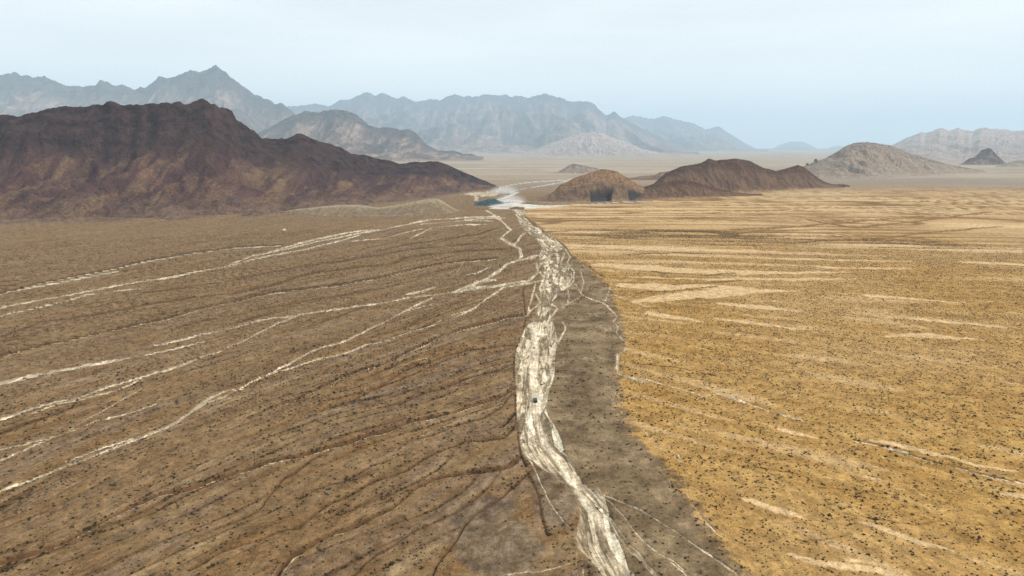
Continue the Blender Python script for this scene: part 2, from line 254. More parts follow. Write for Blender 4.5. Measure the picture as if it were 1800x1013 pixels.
def prep(entry):
    pts, w, kind, dep = entry
    p = np.array(pts, float); w = np.full(len(p), w, float) if np.isscalar(w) else np.array(w, float)
    d = np.gradient(p, axis=0); n = np.stack([-d[:, 1], d[:, 0]], 1); n /= np.maximum(np.linalg.norm(n, axis=1, keepdims=True), 1e-6)
    g = gpts(p); a = gpts(p + n * w[:, None] / 2); b = gpts(p - n * w[:, None] / 2)
    t = np.gradient(g, axis=0); t /= np.maximum(np.linalg.norm(t, axis=1, keepdims=True), 1e-6)
    wn_ = np.abs((a - b)[:, 0] * -t[:, 1] + (a - b)[:, 1] * t[:, 0])
    return g, np.maximum(wn_ / 2 * (.85 if kind in 'ps' else 1.0), 0.25), kind, dep
PREP = [prep(e) for e in LINES]

def line_dist(x, y, g, hw, reach):
    """points near a course, their distance to it in half-widths, the side they lie on and the half-width there"""
    m = reach * hw.max() + 6
    near = np.nonzero((x > g[:, 0].min() - m) & (x < g[:, 0].max() + m) & (y > g[:, 1].min() - m) & (y < g[:, 1].max() + m))[0]
    xs, ys = x[near], y[near]; best = np.full(len(near), 9e9); side = np.zeros(len(near)); hwv = np.ones(len(near))
    for i in range(len(g) - 1):
        a, b = g[i], g[i + 1]; mm = reach * max(hw[i], hw[i + 1]) + 4
        sel = np.nonzero((xs > min(a[0], b[0]) - mm) & (xs < max(a[0], b[0]) + mm) & (ys > min(a[1], b[1]) - mm) & (ys < max(a[1], b[1]) + mm))[0]
        if not len(sel): continue
        d = b - a; L2 = max(d @ d, 1e-9); px, py = xs[sel] - a[0], ys[sel] - a[1]
        t = np.clip((px * d[0] + py * d[1]) / L2, 0, 1)
        dist = np.hypot(px - t * d[0], py - t * d[1]); h = hw[i] + (hw[i + 1] - hw[i]) * t
        q = dist / h; up = q < best[sel]; s2 = sel[up]
        best[s2] = q[up]; hwv[s2] = h[up]; side[s2] = np.sign(d[0] * py - d[1] * px)[up]
    k = best < 6
    return near[k], best[k], side[k], hwv[k]

def flow_coords(x, y):
    """across/along coordinates of the sheet-flow pattern on either side of the wash"""
    xw = ipl(WASH_C, y); left = x < xw; dl = np.maximum(xw - x, 0); lo = y.copy(); hi = y + 3.2 * dl + 1
    for _ in range(16):
        mid = (lo + hi) / 2; m = 0.48 + 0.55 / (1 + np.exp(np.clip((mid - 450) / 70, -40, 40)))
        up = dl < m * (mid - y); hi = np.where(up, mid, hi); lo = np.where(up, lo, mid)
    yl = (lo + hi) / 2
    xb = ipl(BANK_R, y); dr = np.maximum(x - xb, 0); lo = y - 0.3 * dr - 50; hi = y + 2.2 * dr + 1
    for _ in range(17):
        mid = (lo + hi) / 2; m = np.interp(mid, [150, 250, 350, 450, 600, 850, 1200, 2000], [1.6, 1.1, .9, .55, .28, .15, -.03, -.1])
        up = mid - dr * m > y; hi = np.where(up, mid, hi); lo = np.where(up, lo, mid)
    yr = (lo + hi) / 2
    return left, np.where(left, yl, yr), np.where(left, dl, dr), xb

def fields(x, y):
    x = np.asarray(x, float); y = np.asarray(y, float); n = x.shape
    dist = np.hypot(x, y)
    wsc = np.clip(dist / 300, 0.6, 4)
    wx = x + wsc * (1.3 * pn(x / 14 / wsc, y / 22 / wsc, 1) + 0.5 * pn(x / 4 / wsc, y / 7 / wsc, 2)); wy = y + wsc * (1.6 * pn(x / 14 / wsc, y / 20 / wsc, 4) + .6 * pn(x / 5 / wsc, y / 7 / wsc, 6))
    px_m = np.clip(dist, 100, 3000) / FPX * 1.1                                  # about one picture pixel across, to keep thin things soft
    F = {k: np.zeros(n) for k in ('sand', 'rill', 'pale', 'quarry', 'track', 'greyx', 'h')}
    # river bed
    yy = np.clip(wy, BED_Y[0], BED_Y[-1]); L = np.interp(yy, BED_Y, BED_L); Rr = np.interp(yy, BED_Y, BED_R)
    ins = np.minimum(wx - L, Rr - wx); ok = (y > BED_Y[0] - 5) & (y < BED_Y[-1] + 5)
    ragged = 2.2 * wsc * fbm(x / 6 / wsc, y / 14 / wsc, 3, 21)
    bed = np.where(ok, sst(-0.8, 1.4 * wsc, ins + ragged * np.where(wx - L > Rr - wx, 1.6, .5)), 0)
    F['bed'] = bed.copy(); F['sand'] = bed.copy(); F['h'] -= 1.1 * np.where(ok, sst(-1.2, 1.6, ins), 0)
    BRK = 0.70 + 1.25 * fbm(x / 16 / wsc, y / 24 / wsc, 3, 31)
    def top(k, i, v): F[k][i] = np.maximum(F[k][i], v)
    for g, hw, kind, dep in PREP:
        i, q, side, h = line_dist(wx, wy, g, hw, 5.0); soft = np.clip(.9 * px_m[i] / h, 0.3, 1.3)
        q = q / np.clip(.55 + .4 * BRK[i], .45, 1.15)
        core = 1 - sst(1 - 0.6 * soft, 1 + .6 * soft, q); wide = 1 - sst(0.6, 3.2, q); brk = np.clip(.35 + BRK[i], .5, 1)
        if kind == 'p': top('sand', i, core * brk); F['h'][i] -= dep * core
        elif kind == 's': top('sand', i, core * brk * 0.62); F['h'][i] -= dep * core
        elif kind == 't': top('track', i, core)
        elif kind == 'd': top('rill', i, (0.75 * core + 0.35 * wide) * np.clip(brk + .2, 0, 1)); F['h'][i] -= dep * (1 - sst(0, 2.0, q))
        elif kind == 'b':                                                         # far bank darkened by painted shade and scrub, pale bed on the near side
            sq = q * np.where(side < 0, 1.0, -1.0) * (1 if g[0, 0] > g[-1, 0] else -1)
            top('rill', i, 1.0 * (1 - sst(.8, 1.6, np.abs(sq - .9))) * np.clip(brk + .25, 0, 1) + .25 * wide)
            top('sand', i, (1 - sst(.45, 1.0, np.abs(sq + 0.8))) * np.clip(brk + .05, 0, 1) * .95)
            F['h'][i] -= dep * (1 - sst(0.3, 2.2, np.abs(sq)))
        elif kind == 'l': top('pale', i, core * np.clip(brk + .25, 0, 1))
        elif kind == 'q': top('quarry', i, core * np.clip(.45 + .8 * BRK[i], .3, 1))
        elif kind == 'g': top('greyx', i, core)
    i, q, _, _ = line_dist(wx, wy, *prep(([(939, 565), (941, 600), (939, 640), (940, 690), (938, 720), (950, 755), (962, 785), (985, 815), (1015, 850), (1040, 890), (1060, 925), (1085, 965), (1110, 1005)], 12, 't', 0))[:2], 4)
    top('track', i, (1 - sst(.5, 1.3, q)) * .75)
    # zones
    left, Y0, al, xb = flow_coords(x, y)
    xw = ipl(WASH_C, y); zb = 4 * wsc * pn(x / 20 / wsc, y / 30 / wsc, 41) + 1.5 * wsc * pn(x / 6, y / 9, 42)
    och = sst(-8.0, 8.0, x - xb + zb) * (1 - sst(1500, 2600, y)) * (1 - sst(1440, 1540, y) * (1 - sst(.16, .22, x / np.maximum(y, 1))))
    gl = np.interp(np.clip(yy, BED_Y[0], BED_Y[-1]), BED_Y, BED_L)
    grey = sst(-2, 2, x - gl + .4 * zb) * (1 - och) * sst(0, 60, BED_Y[-1] - y) * (1 - sst(1400, 1700, y))
    gis = ((x - gnd(970, 865)[0]) / 9) ** 2 + ((y - gnd(970, 865)[1]) / 26) ** 2       # smooth silt flat beside the bed
    gpt = 1.3 * fbm(x / 14, y / 20, 3, 57) + ((x - gnd(868, 950)[0] + .25 * (y - gnd(868, 950)[1])) / 15) ** 2 + ((y - gnd(868, 950)[1]) / 26) ** 2
    F['patch'] = np.clip((1 - sst(.6, 1.3, gpt + .5 * fbm(x / 9, y / 14, 3, 51))) + .9 * (1 - sst(.5, 1.1, gis + .3 * pn(x / 6, y / 9, 52))), 0, 1) * (1 - .8 * F['sand'])
    # sheet-flow streaks
    fadeR = (~left) * och; fadeL = left * (1 - grey)
    s1 = 1 - np.abs(pn(Y0 / 21 + .6 * pn(x / 60, y / 60, 7), al / 260, 61)); s2 = 1 - np.abs(pn(Y0 / 9, al / 140, 62))
    rl = sst(.91, .99, s1) * 1.0 * np.clip(.7 + pn(x / 40, y / 60, 63), 0, 1) + sst(.88, .99, s2) * .6 * sst(-.1, .4, pn(x / 45, y / 70, 64))
    far = sst(650, 1000, y)
    r1 = 1 - np.abs(pn(Y0 / 62, al / 700 + .3 * pn(x / 200, y / 200, 66), 67)); r2 = 1 - np.abs(pn(Y0 / 33, al / 420, 68)); r3 = 1 - np.abs(pn(Y0 / 120, al / 500, 69))
    rr = np.maximum(np.maximum(sst(.82, .96, r1) * 1.0 * np.clip(.75 + pn(x / 120, y / 160, 70), 0, 1), sst(.80, .96, r2) * .9 * np.clip(.4 + 1.2 * pn(x / 140, y / 120, 71), 0, 1)), sst(.95, .99, r3) * .9) * far
    F['rill'] = np.clip(np.maximum(F['rill'], rl * fadeL * (1 - .5 * far) + rr * fadeR) * (1 - .85 * F['sand']), 0, 1)
    pp = sst(.12, .4, pn(Y0 / 40, al / 330, 73) + .25 * pn(Y0 / 15, al / 100, 74)) * sst(480, 760, y) * (1 - sst(1900, 2500, y)) * .8 + .55 * sst(750, 1100, y) * (1 - sst(1900, 2500, y)) + sst(.3, .55, pn(Y0 / 14, al / 70, 75)) * .45 * (1 - sst(500, 700, y))
    pl = sst(.25, .5, pn(Y0 / 15, al / 70, 77) + .3 * pn(x / 5, y / 8, 78)) * .3
    F['pale'] = np.clip(np.maximum(F['pale'], pp * fadeR + pl * fadeL) * (1 - F['rill']), 0, 1)
    F['h'] += .12 * wsc * fbm(x / 12 / wsc, y / 14 / wsc, 3, 81) - .3 * wsc * rl * fadeL - 1.2 * rr * fadeR + .22 * wsc * pn(Y0 / 30, al / 200, 83) * fadeL
    F['h'] += .10 * bed * fbm(wx / 6, wy / 14, 2, 85)
    F['och'], F['grey'], F['left'], F['Y0'], F['al'] = och, np.clip(grey, 0, 1), left, Y0, al
    F['far'] = sst(1500, 3200, y)
    return F

# ================================================================== GROUND SHEET
def px_rows():
    ys = np.concatenate([np.linspace(1060, 420, 400), np.linspace(419, 300, 120)[0:], np.linspace(298, 266, 30)[0:]])
    r = gnd(900, ys)[1]; return np.concatenate([[0.5, 30, 70, 110, 140], r, [24000, 32000, 40000]])
th = np.concatenate([np.linspace(-180, -48, 26)[:-1], np.linspace(-48, -40, 24)[:-1], np.linspace(-40, 40, 870)[:-1], np.linspace(40, 48, 24)[:-1], np.linspace(48, 180, 26)])
rr_ = px_rows(); TH, RR = np.meshgrid(np.radians(th), rr_)
GX, GY = (RR * np.sin(TH)).ravel(), (RR * np.cos(TH)).ravel()
GF = fields(GX, GY)
def gh(F, x, y): return F['h'] * (1 - sst(2500, 4500, np.hypot(x, y)))
gz = gh(GF, GX, GY)
mA = np.stack([GF['sand'], GF['grey'], GF['och'], GF['rill']], 1); mB = np.stack([GF['pale'], GF['quarry'], GF['track'], GF['far']], 1)
mC = np.stack([GF['patch'], GF['greyx'], GF['bed'], .30 + .70 * sst(330, 480, np.hypot(GX, GY))], 1)
bedc = np.stack([GX - ipl(WASH_C, GY) + 0 * GX, GY * .115, np.zeros_like(GX)], 1)
flow = np.stack([GF['Y0'], GF['al'] * .1, np.where(GF['left'], 0., 500.)], 1)

t = NT('desert_ground')
A = t.attr('mA'); B = t.attr('mB'); C_ = t.attr('mC'); FL = t.attr('flow').outputs['Vector']; P = t.pos()
a = t.sep(A.outputs['Color']); b = t.sep(B.outputs['Color']); c3 = t.sep(C_.outputs['Color']); aA = A.outputs['Alpha']; bA = B.outputs['Alpha']
n_big = t.noise(P, .006, 4, .6); n_mid = t.noise(P, .045, 5, .6); n_fin = t.noise(P, .55, 4, .7); n_grit = t.noise(P, 2.2, 3, .7); n_mot = t.noise(t.mul(P, (1, .7, 1)), .20, 5, .72)
streak = t.noise(t.mul(FL, (.11, .11, .1)), 1.0, 5, .62, .3); streak2 = t.noise(t.mul(FL, (.35, .3, .1)), 1.0, 4, .65)
brown = t.ramp(t.math('MULTIPLY_ADD', streak, .6, t.math('MULTIPLY', n_mid, .4)), [(.32, (.088, .046, .020)), (.45, (.153, .092, .042)), (.56, (.190, .122, .060)), (.70, (.285, .200, .107))])
band = t.noise(t.mul(FL, (.045, .06, .1)), 1.0, 4, .6, .4)
brown = t.mix(t.rng(band, .50, .62, 0, .55), brown, t.ramp(n_mot, [(.35, (.108, .070, .046)), (.65, (.180, .125, .083))]))
brown = t.mix(t.rng(band, .36, .46, .55, 0), brown, t.ramp(n_mot, [(.35, (.140, .070, .025)), (.65, (.205, .116, .045))]))
ochre = t.ramp(t.math('MULTIPLY_ADD', streak, .55, t.math('MULTIPLY', n_mid, .45)), [(.32, (.180, .096, .026)), (.45, (.282, .160, .046)), (.56, (.340, .203, .066)), (.72, (.430, .285, .120))])
ochre = t.mix(t.rng(n_big, .40, .64), ochre, t.mix(.45, ochre, (.34, .22, .10)))
grey = t.ramp(n_mid, [(.34, (.090, .060, .032)), (.5, (.162, .112, .061)), (.66, (.250, .180, .104))])
zoc = t.rng(t.math('ADD', a[2], t.math('MULTIPLY_ADD', n_mot, 1.8, -.9)), .25, .75)
col = t.mix(zoc, t.mix(a[1], brown, grey), ochre)
col = t.mix(t.math('MULTIPLY', t.rng(t.math('ADD', c3[0], t.math('MULTIPLY_ADD', n_mot, 1.2, -.6)), .25, 1.0), .65), col, t.ramp(n_mot, [(.3, (.065, .050, .036)), (.7, (.165, .128, .088))]))
dry = t.mix(a[2], (.245, .180, .120), (.490, .340, .180)); col = t.mix(t.math('MULTIPLY', b[0], t.rng(n_fin, .2, .6, .55, 1.0)), col, dry)
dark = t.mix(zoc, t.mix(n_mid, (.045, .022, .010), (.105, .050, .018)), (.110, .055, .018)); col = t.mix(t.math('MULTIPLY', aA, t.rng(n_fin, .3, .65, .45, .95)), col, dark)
# braided bed: bars drawn out downstream, dark gravel threads between them
BC = t.attr('bedc').outputs['Vector']
wrp = t.noise(BC, .16, 3, .55, 0, True); wv = t.vadd(BC, t.mul(wrp, (7, 6, 0))); wv2 = t.vadd(BC, t.mul(t.noise(BC, .5, 2, .5, 0, True), (2.2, 1.8, 0)))
e1 = t.voro(wv, .30, 'DISTANCE_TO_EDGE'); c1 = t.sep(t.voro(wv, .30, 'F1', 1.0, 'Color')); e2 = t.voro(wv2, .75, 'DISTANCE_TO_EDGE'); c2 = t.sep(t.voro(wv2, .75, 'F1', 1.0, 'Color'))
tonev = t.math('ADD', t.math('MULTIPLY_ADD', c1[0], .42, t.math('MULTIPLY', c2[0], .30)), t.math('MULTIPLY_ADD', t.noise(wv, .9, 3, .6), .5, -.12))
tonev = t.math('SUBTRACT', t.math('SUBTRACT', tonev, t.math('MULTIPLY', C_.outputs['Alpha'], .11)), t.rng(t.noise(BC, .17, 3, .6), .52, .66, 0, .26))
silt = t.ramp(tonev, [(.20, (.150, .112, .068)), (.32, (.29, .225, .145)), (.45, (.49, .40, .27)), (.60, (.62, .535, .385)), (.80, (.73, .655, .505))])
thr = t.rng(t.noise(BC, .35, 3, .6), .42, .58)
silt = t.mix(t.math('MULTIPLY', t.rng(e2, .015, .09, .65, 0), t.rng(t.noise(BC, .6, 2), .42, .56)), silt, (.25, .19, .115)); silt = t.mix(t.math('MULTIPLY', t.rng(e1, .02, .10, .9, 0), thr), silt, (.135, .100, .060))
silt = t.mix(t.math('MULTIPLY', b[2], .75), silt, t.ramp(t.noise(t.mul(P, (1, .06, 1)), 1.3, 3, .6), [(.35, (.40, .31, .20)), (.5, (.62, .52, .37)), (.65, (.76, .69, .55))]))
brd = t.noise(t.mul(P, (1, .45, 1)), .42, 5, .7, .6); brf = t.noise(P, .05, 3, .6)
thin = t.math('MULTIPLY', t.rng(t.math('ADD', a[0], t.math('MULTIPLY_ADD', brd, 1.7, -.84)), .36, .60), t.rng(brf, .30, .52, .75, 1.0))
col = t.mix(t.math('MULTIPLY', t.rng(a[0], .04, .5), .38), col, t.mix(.55, col, (.50, .40, .27)))
bedm = t.rng(t.math('MULTIPLY_ADD', n_fin, .35, c3[2]), .34, .62)
col = t.mix(t.math('MAXIMUM', bedm, t.math('MULTIPLY', thin, .92)), col, t.mix(t.math('MULTIPLY_ADD', bedm, -.28, .28), silt, (.60, .51, .37)))
farc = t.mix(t.rng(t.noise(t.mul(P, (.3, 1, 1)), .004, 5, .6), .35, .65), (.235, .180, .125), (.335, .265, .190)); farc = t.mix(t.rng(t.noise(t.mul(P, (.25, 1, 1)), .012, 4, .6), .55, .7), farc, (.42, .35, .27))
col = t.mix(bA, col, farc)
col = t.mix(t.math('MULTIPLY', c3[1], .6), col, (.20, .175, .145))
col = t.mix(t.math('MULTIPLY', b[1], t.rng(n_mid, .25, .6, .35, 1)), col, (.54, .51, .45))
grit = t.rng(t.math('MULTIPLY_ADD', n_grit, .5, t.math('MULTIPLY', n_fin, .5)), .3, .7, .55, 1.45)
grit = t.math('MULTIPLY', grit, t.rng(n_mot, .34, .66, .74, 1.26))
g3 = t.n('CombineXYZ'); [t.put(g3.inputs[k], grit) for k in range(3)]
col = t.mix(1.0, col, g3.outputs[0], 'MULTIPLY')
hgt = t.math('MULTIPLY_ADD', n_fin, .7, t.math('MULTIPLY', n_grit, .25))
ground_mat = t.done(col, .97, t.bump(t.math('MULTIPLY', hgt, t.rng(c3[2], 0, .6, 1, .12)), .7, .5), .05)
ground = link('ground', mesh_np('ground', np.stack([GX, GY, gz], 1), grid_faces(len(rr_), len(th), True), {'mA': mA, 'mB': mB, 'mC': mC, 'flow': flow, 'bedc': bedc}), ground_mat, kind='structure')

# ================================================================== HILLS AND MOUNTAINS
def hill_mat(name, rock, slope, streakc, apron, rock_at=.62, apron_at=.22, cell=60.0, crest=None, cutc=(.026, .023, .022)):
    t = NT(name); P = t.pos(); H = t.attr('hs').outputs['Vector']; h = t.n('SeparateXYZ'); t.put(h.inputs[0], H)
    s, al, cut = h.outputs[1], h.outputs[0], h.outputs[2]
    big = t.noise(P, 1.4 / cell, 4, .6); mid = t.noise(P, 6 / cell, 5, .65); fin = t.noise(P, 26 / cell, 4, .7)
    down = t.noise(t.mul(H, (4.5 / cell, 2.2, 0)), 1.0, 5, .6, .8)                 # streaks that run down the slope
    col = t.mix(t.rng(down, .40, .66), slope, streakc); col = t.mix(t.rng(big, .5, .66, 0, .6), col, tuple(x * .62 for x in slope))
    sw = t.math('ADD', s, t.math('MULTIPLY_ADD', mid, .5, -.25))
    rk = t.mix(t.rng(mid, .35, .65), tuple(x * .45 for x in rock), tuple(x * 1.5 for x in rock))
    strata = t.noise(t.mul(P, (.5 / cell, .5 / cell, 9 / cell)), 1.0, 4, .6, .3); rk = t.mix(t.rng(strata, .42, .58, 0, .7), rk, tuple(x * 1.35 for x in rock))
    col = t.mix(t.rng(sw, rock_at - .06, rock_at + .06), col, rk)
    sa = t.math('ADD', s, t.math('MULTIPLY_ADD', down, .36, -.18)); ap = t.mix(t.rng(mid, .3, .7), tuple(x * .8 for x in apron), tuple(x * 1.15 for x in apron))
    col = t.mix(t.rng(sa, apron_at * .3, apron_at * 1.6, 1, 0), col, ap)
    col = t.mix(t.math('MULTIPLY', t.rng(t.attr('wet').outputs['Fac'], .30, .62, 0, .60), t.rng(s, rock_at - .25, rock_at, 1, .15)), col, t.mix(.5, streakc, apron))
    if crest is not None: col = t.mix(t.rng(s, .72, .95), col, crest)
    cc = t.mix(t.rng(fin, .35, .7), tuple(x * .6 for x in cutc), tuple(x * 2.0 for x in cutc)); cc = t.mix(t.rng(s, .06, .20, .75, 0), cc, (.16, .15, .14)); col = t.mix(cut, col, cc)  # cut faces: dark rock with the pit's shadow put into the colour
    g = t.rng(t.math('MULTIPLY_ADD', fin, .6, t.math('MULTIPLY', mid, .4)), .34, .66, .55, 1.5); g3 = t.n('CombineXYZ'); [t.put(g3.inputs[k], g) for k in range(3)]
    col = t.mix(1.0, col, g3.outputs[0], 'MULTIPLY')
    return t.done(col, .97, t.bump(t.math('MULTIPLY_ADD', mid, .7, t.math('MULTIPLY', fin, .3)), .9, cell * .10), .05)

def erode(X, Y, Z, S, IB, spur, k, it):
    """a few rounds of stream-power erosion so that gullies branch and join; returns heights and drainage"""
    nr, nc = Z.shape; idx = np.arange(nr * nc).reshape(nr, nc)
    cell = np.abs(np.gradient(X, axis=1)) * np.maximum(np.abs(np.gradient(Y, axis=0)), .5)
    prot = np.where(IB, 1, sst(.0, .16, 1 - S)) * sst(0, .05, S)
    P_ = lambda a: np.pad(a, 1, mode='edge')
    for q in range(it):
        zp, xp, yp, ip = P_(Z), P_(X), P_(Y), P_(idx); bs = np.full(Z.shape, 1e-5); rec = idx.copy(); zr = Z.copy()
        for dj in (-1, 0, 1):
            for di in (-1, 0, 1):
                if not (di or dj): continue
                sl = (slice(1 + dj, 1 + dj + nr), slice(1 + di, 1 + di + nc)); d = np.hypot(xp[sl] - X, yp[sl] - Y) + 1e-3
                g = (Z - zp[sl]) / d; up = g > bs; bs = np.where(up, g, bs); rec = np.where(up, ip[sl], rec); zr = np.where(up, zp[sl], zr)
        acc = cell.ravel().tolist(); rl_ = rec.ravel().tolist()
        for i in np.argsort(-Z.ravel()).tolist():
            r = rl_[i]
            if r != i: acc[r] += acc[i]
        A = np.array(acc).reshape(Z.shape); Fk = k * np.sqrt(A / spur ** 2) * prot
        Z = (Z + Fk * zr) / (1 + Fk)
        zp = P_(Z); Z = Z + .10 * prot * ((zp[:-2, 1:-1] + zp[2:, 1:-1] + zp[1:-1, :-2] + zp[1:-1, 2:]) / 4 - Z)
    return Z, np.clip(np.log10(A / cell + 1) / 3.2, 0, 1)

def make_hill(name, sil, base, ridge_y, mat, back=None, rows=90, colstep=1.3, spur=140.0, carve=.42, fine=.10, power=1.25, jag=.02, seed=0, cuts=(), ero=.6, it=9):
    sil = np.array(sil, float); base = np.array(base, float); ridge_y = np.array(ridge_y, float)
    n = int((sil[-1, 0] - sil[0, 0]) / colstep) + 1; px = np.linspace(sil[0, 0], sil[-1, 0], n)
    pyt = np.interp(px, sil[:, 0], sil[:, 1]); pyb = np.interp(px, base[:, 0], base[:, 1]); Yr = np.interp(px, ridge_y[:, 0], ridge_y[:, 1])
    pyb = np.maximum(pyb, pyt + .3)
    dx, dy, dz = ray(px, pyt); k = Yr / dy; xr, zr = dx * k, CAM_H + dz * k
    xb, yb = gnd(px, pyb); yb = np.minimum(yb, Yr - 8); bx, by, bz = ray(px, pyb); xb = bx / by * yb
    taper = np.minimum(1, np.minimum(np.arange(n), np.arange(n)[::-1]) / max(4.0, 6.0 / colstep, (.42 if n < 90 else .28) * n if n < 160 else 0)) ** .8
    zr = np.maximum(zr, .5) * taper
    bk = (Yr - yb) * (back if back else 1.0); yk = Yr + bk; xk = xr * yk / Yr
    nf = int(rows * .72); nb = rows - nf
    s = np.concatenate([np.linspace(0, 1, nf), np.linspace(1, 0, nb + 1)[1:]]); isb = np.concatenate([np.zeros(nf), np.ones(nb)])
    S = np.repeat(s[:, None], n, 1); IB = np.repeat(isb[:, None], n, 1) > .5
    X = np.where(IB, xk + (xr - xk) * S, xb + (xr - xb) * S); Y = np.where(IB, yk + (Yr - yk) * S, yb + (Yr - yb) * S)
    ZR = np.repeat(zr[None], rows, 0)
    wob = .35 * fbm(X / spur / 1.2, Y / spur / 1.2, 3, seed + 9)
    ph = X / spur + wob
    Sw = np.clip(S + .10 * pn(X / spur / .8, Y / spur / .9, seed + 2) * S * (1 - S) * 4, 0, 1)
    Z = ZR * (Sw ** power)
    v1 = 1 - np.abs(pn(ph * 1.0, Y / spur / 3.2, seed)) * 1.5; v2 = 1 - np.abs(pn(ph * 2.4 + .3 * wob, Y / spur / 1.6, seed + 3)) * 1.5; v3 = 1 - np.abs(pn(ph * 5.3, Y / spur / .9, seed + 5)) * 1.5
    bump = np.clip(S, 0, 1) ** .8 * np.clip(1 - S, 0, 1) ** .55 * 1.6
    Z = Z - ZR * carve * bump * ((1 - np.clip(v1, 0, 1)) * .62 + (1 - np.clip(v2, 0, 1)) * .3 + (1 - np.clip(v3, 0, 1)) * .14)
    rd = ridged(X / spur * 2.2, Y / spur * 2.2, 5, seed + 11) - .5
    Z = Z + ZR * fine * rd * np.clip(S * 1.4, 0, 1) * np.clip(.25 + 1.3 * (1 - S), 0, 1)
    wet = np.zeros_like(Z)
    if ero: Z, wet = erode(X, Y, Z + ZR * .02 * fbm(X / spur * 6, Y / spur * 6, 2, seed + 31) * S * (1 - S) * 4, S, IB, spur, ero, it)
    edge = sst(.8, 1, S); Z = Z + edge * ZR * jag * fbm(X / spur * 9, Y / spur * 9, 3, seed + 15)
    cut = np.zeros_like(Z); PX = np.repeat(px[None], rows, 0)
    for (x0, x1, s0, fl) in cuts:                                                 # quarry faces dug into the slope
        wv = 2.0 * pn(Y / 25, X / 25, seed + 20); ins_ = (1 - S / s0) * .10 * (x1 - x0); e = sst(x0 - 1.5, x0 + 1.5, PX + wv - ins_) * (1 - sst(x1 - 1.5, x1 + 1.5, PX + wv + ins_))
        top = s0 * (1 - .18 * np.clip(np.abs(PX - (x0 + x1) / 2) / ((x1 - x0) / 2), 0, 1) ** 5) + .05 * pn(X / 20, X / 61, seed + 21); ins = e * (1 - sst(top - .03, top + .03, S)) * (~IB)
        floor = ZR * (fl * np.clip(S / s0, 0, 1) ** 2.2) + 1.5 * fbm(X / 8, Y / 8, 3, seed + 22) * np.clip(S * 6, 0, 1)
        Z = np.where(ins > 0, Z + (np.minimum(Z, floor) - Z) * ins, Z); cut = np.maximum(cut, e * (1 - sst(top - .02, top + .05, S)) * sst(.02, .10, S) * (~IB))
    end = np.minimum(np.linspace(0, 1, n), np.linspace(1, 0, n))
    Z = np.maximum(Z, -2.0 + 2.0 * np.clip(S * 8, 0, 1)) - 1.2 * (S <= 0)
    hs = np.stack([X.ravel(), np.where(IB, S, S).ravel(), cut.ravel()], 1)
    co = np.stack([X.ravel(), Y.ravel(), Z.ravel()], 1)
    return link(name, mesh_np(name, co, grid_faces(rows, n), {'hs': hs, 'wet': wet.ravel()}), mat, kind='structure')

M_dark = hill_mat('dark_volcanic_slope', (.034, .019, .018), (.060, .029, .030), (.142, .086, .050), (.135, .085, .058), .74, .26, 120)
M_red = hill_mat('red_brown_slope', (.058, .029, .017), (.080, .041, .025), (.140, .080, .044), (.230, .145, .070), .80, .11, 40)
M_cone = hill_mat('brown_cone_slope', (.150, .088, .046), (.105, .062, .040), (.170, .105, .060), (.215, .138, .072), .66, .09, 34)
M_tan = hill_mat('tan_mound_slope', (.20, .145, .085), (.165, .112, .066), (.22, .165, .105), (.165, .112, .072), .9, .10, 30, crest=(.255, .205, .130))
M_dome = hill_mat('dome_slope', (.16, .125, .10), (.20, .155, .115), (.28, .215, .16), (.25, .19, .14), .82, .12, 70)
M_range = hill_mat('range_rock', (.060, .043, .036), (.085, .060, .048), (.28, .195, .150), (.27, .195, .140), .86, .16, 520)
M_far = hill_mat('far_range_rock', (.060, .046, .042), (.075, .056, .050), (.25, .18, .145), (.28, .21, .165), .90, .14, 1100)
M_pink = hill_mat('pale_spur_rock', (.27, .205, .17), (.24, .18, .15), (.36, .28, .235), (.29, .225, .18), .7, .14, 240)
M_spoil = hill_mat('spoil_heap', (.040, .075, .078), (.022, .042, .046), (.045, .080, .084), (.075, .070, .064), .85, .05, 14)  # paler top band paints the lit rim over darker flanks

FAINT = [(1320, 264.5), (1340, 264), (1355, 262), (1370, 253), (1390, 249), (1410, 249), (1425, 255), (1437, 262), (1450, 264), (1462, 258), (1475, 256), (1500, 261), (1560, 264)]
make_hill('distant_mountain', FAINT, [(1320, 264.8), (1560, 264.8)], [(1320, 36000), (1560, 36000)], M_far, rows=40, colstep=2, spur=1700, seed=71)
MID2 = [(1050, 225), (1090, 211), (1103, 205), (1113, 203.5), (1127, 206), (1150, 210), (1165, 204), (1180, 208), (1200, 213), (1220, 217), (1232, 224), (1240, 228), (1262, 222), (1275, 230), (1290, 240), (1310, 252), (1330, 262), (1350, 268)]
make_hill('mountain_range', MID2, [(1050, 267.5), (1350, 267)], [(1050, 28000), (1350, 28000)], M_far, rows=70, spur=1300, seed=73, jag=.04)
CEN = [(470, 200), (507, 188), (544, 183), (574, 186.6), (601, 177), (621, 172), (647, 163), (662, 167), (672, 165), (689, 170), (709, 172), (729, 179), (762, 174.5), (776, 174), (799, 166), (816, 172), (836, 169), (870, 167), (897, 169.5), (920, 171.5), (950, 166), (970, 169), (990, 174.5), (1010, 181), (1033, 178), (1045, 183), (1055, 195), (1065, 203), (1080, 198), (1095, 207), (1110, 217), (1140, 231), (1180, 250), (1215, 267), (1228, 274)]
make_hill('mountain_range', CEN, [(470, 271), (1228, 271.5)], [(470, 22500), (900, 21500), (1228, 19000)], M_far, rows=120, spur=2000, carve=.45, fine=.24, seed=3, jag=.035, power=1.1)
SPURC = [(915, 271), (940, 264), (960, 255), (985, 246), (1010, 238), (1040, 232), (1060, 235), (1080, 243), (1100, 250), (1130, 262), (1165, 270), (1195, 274)]
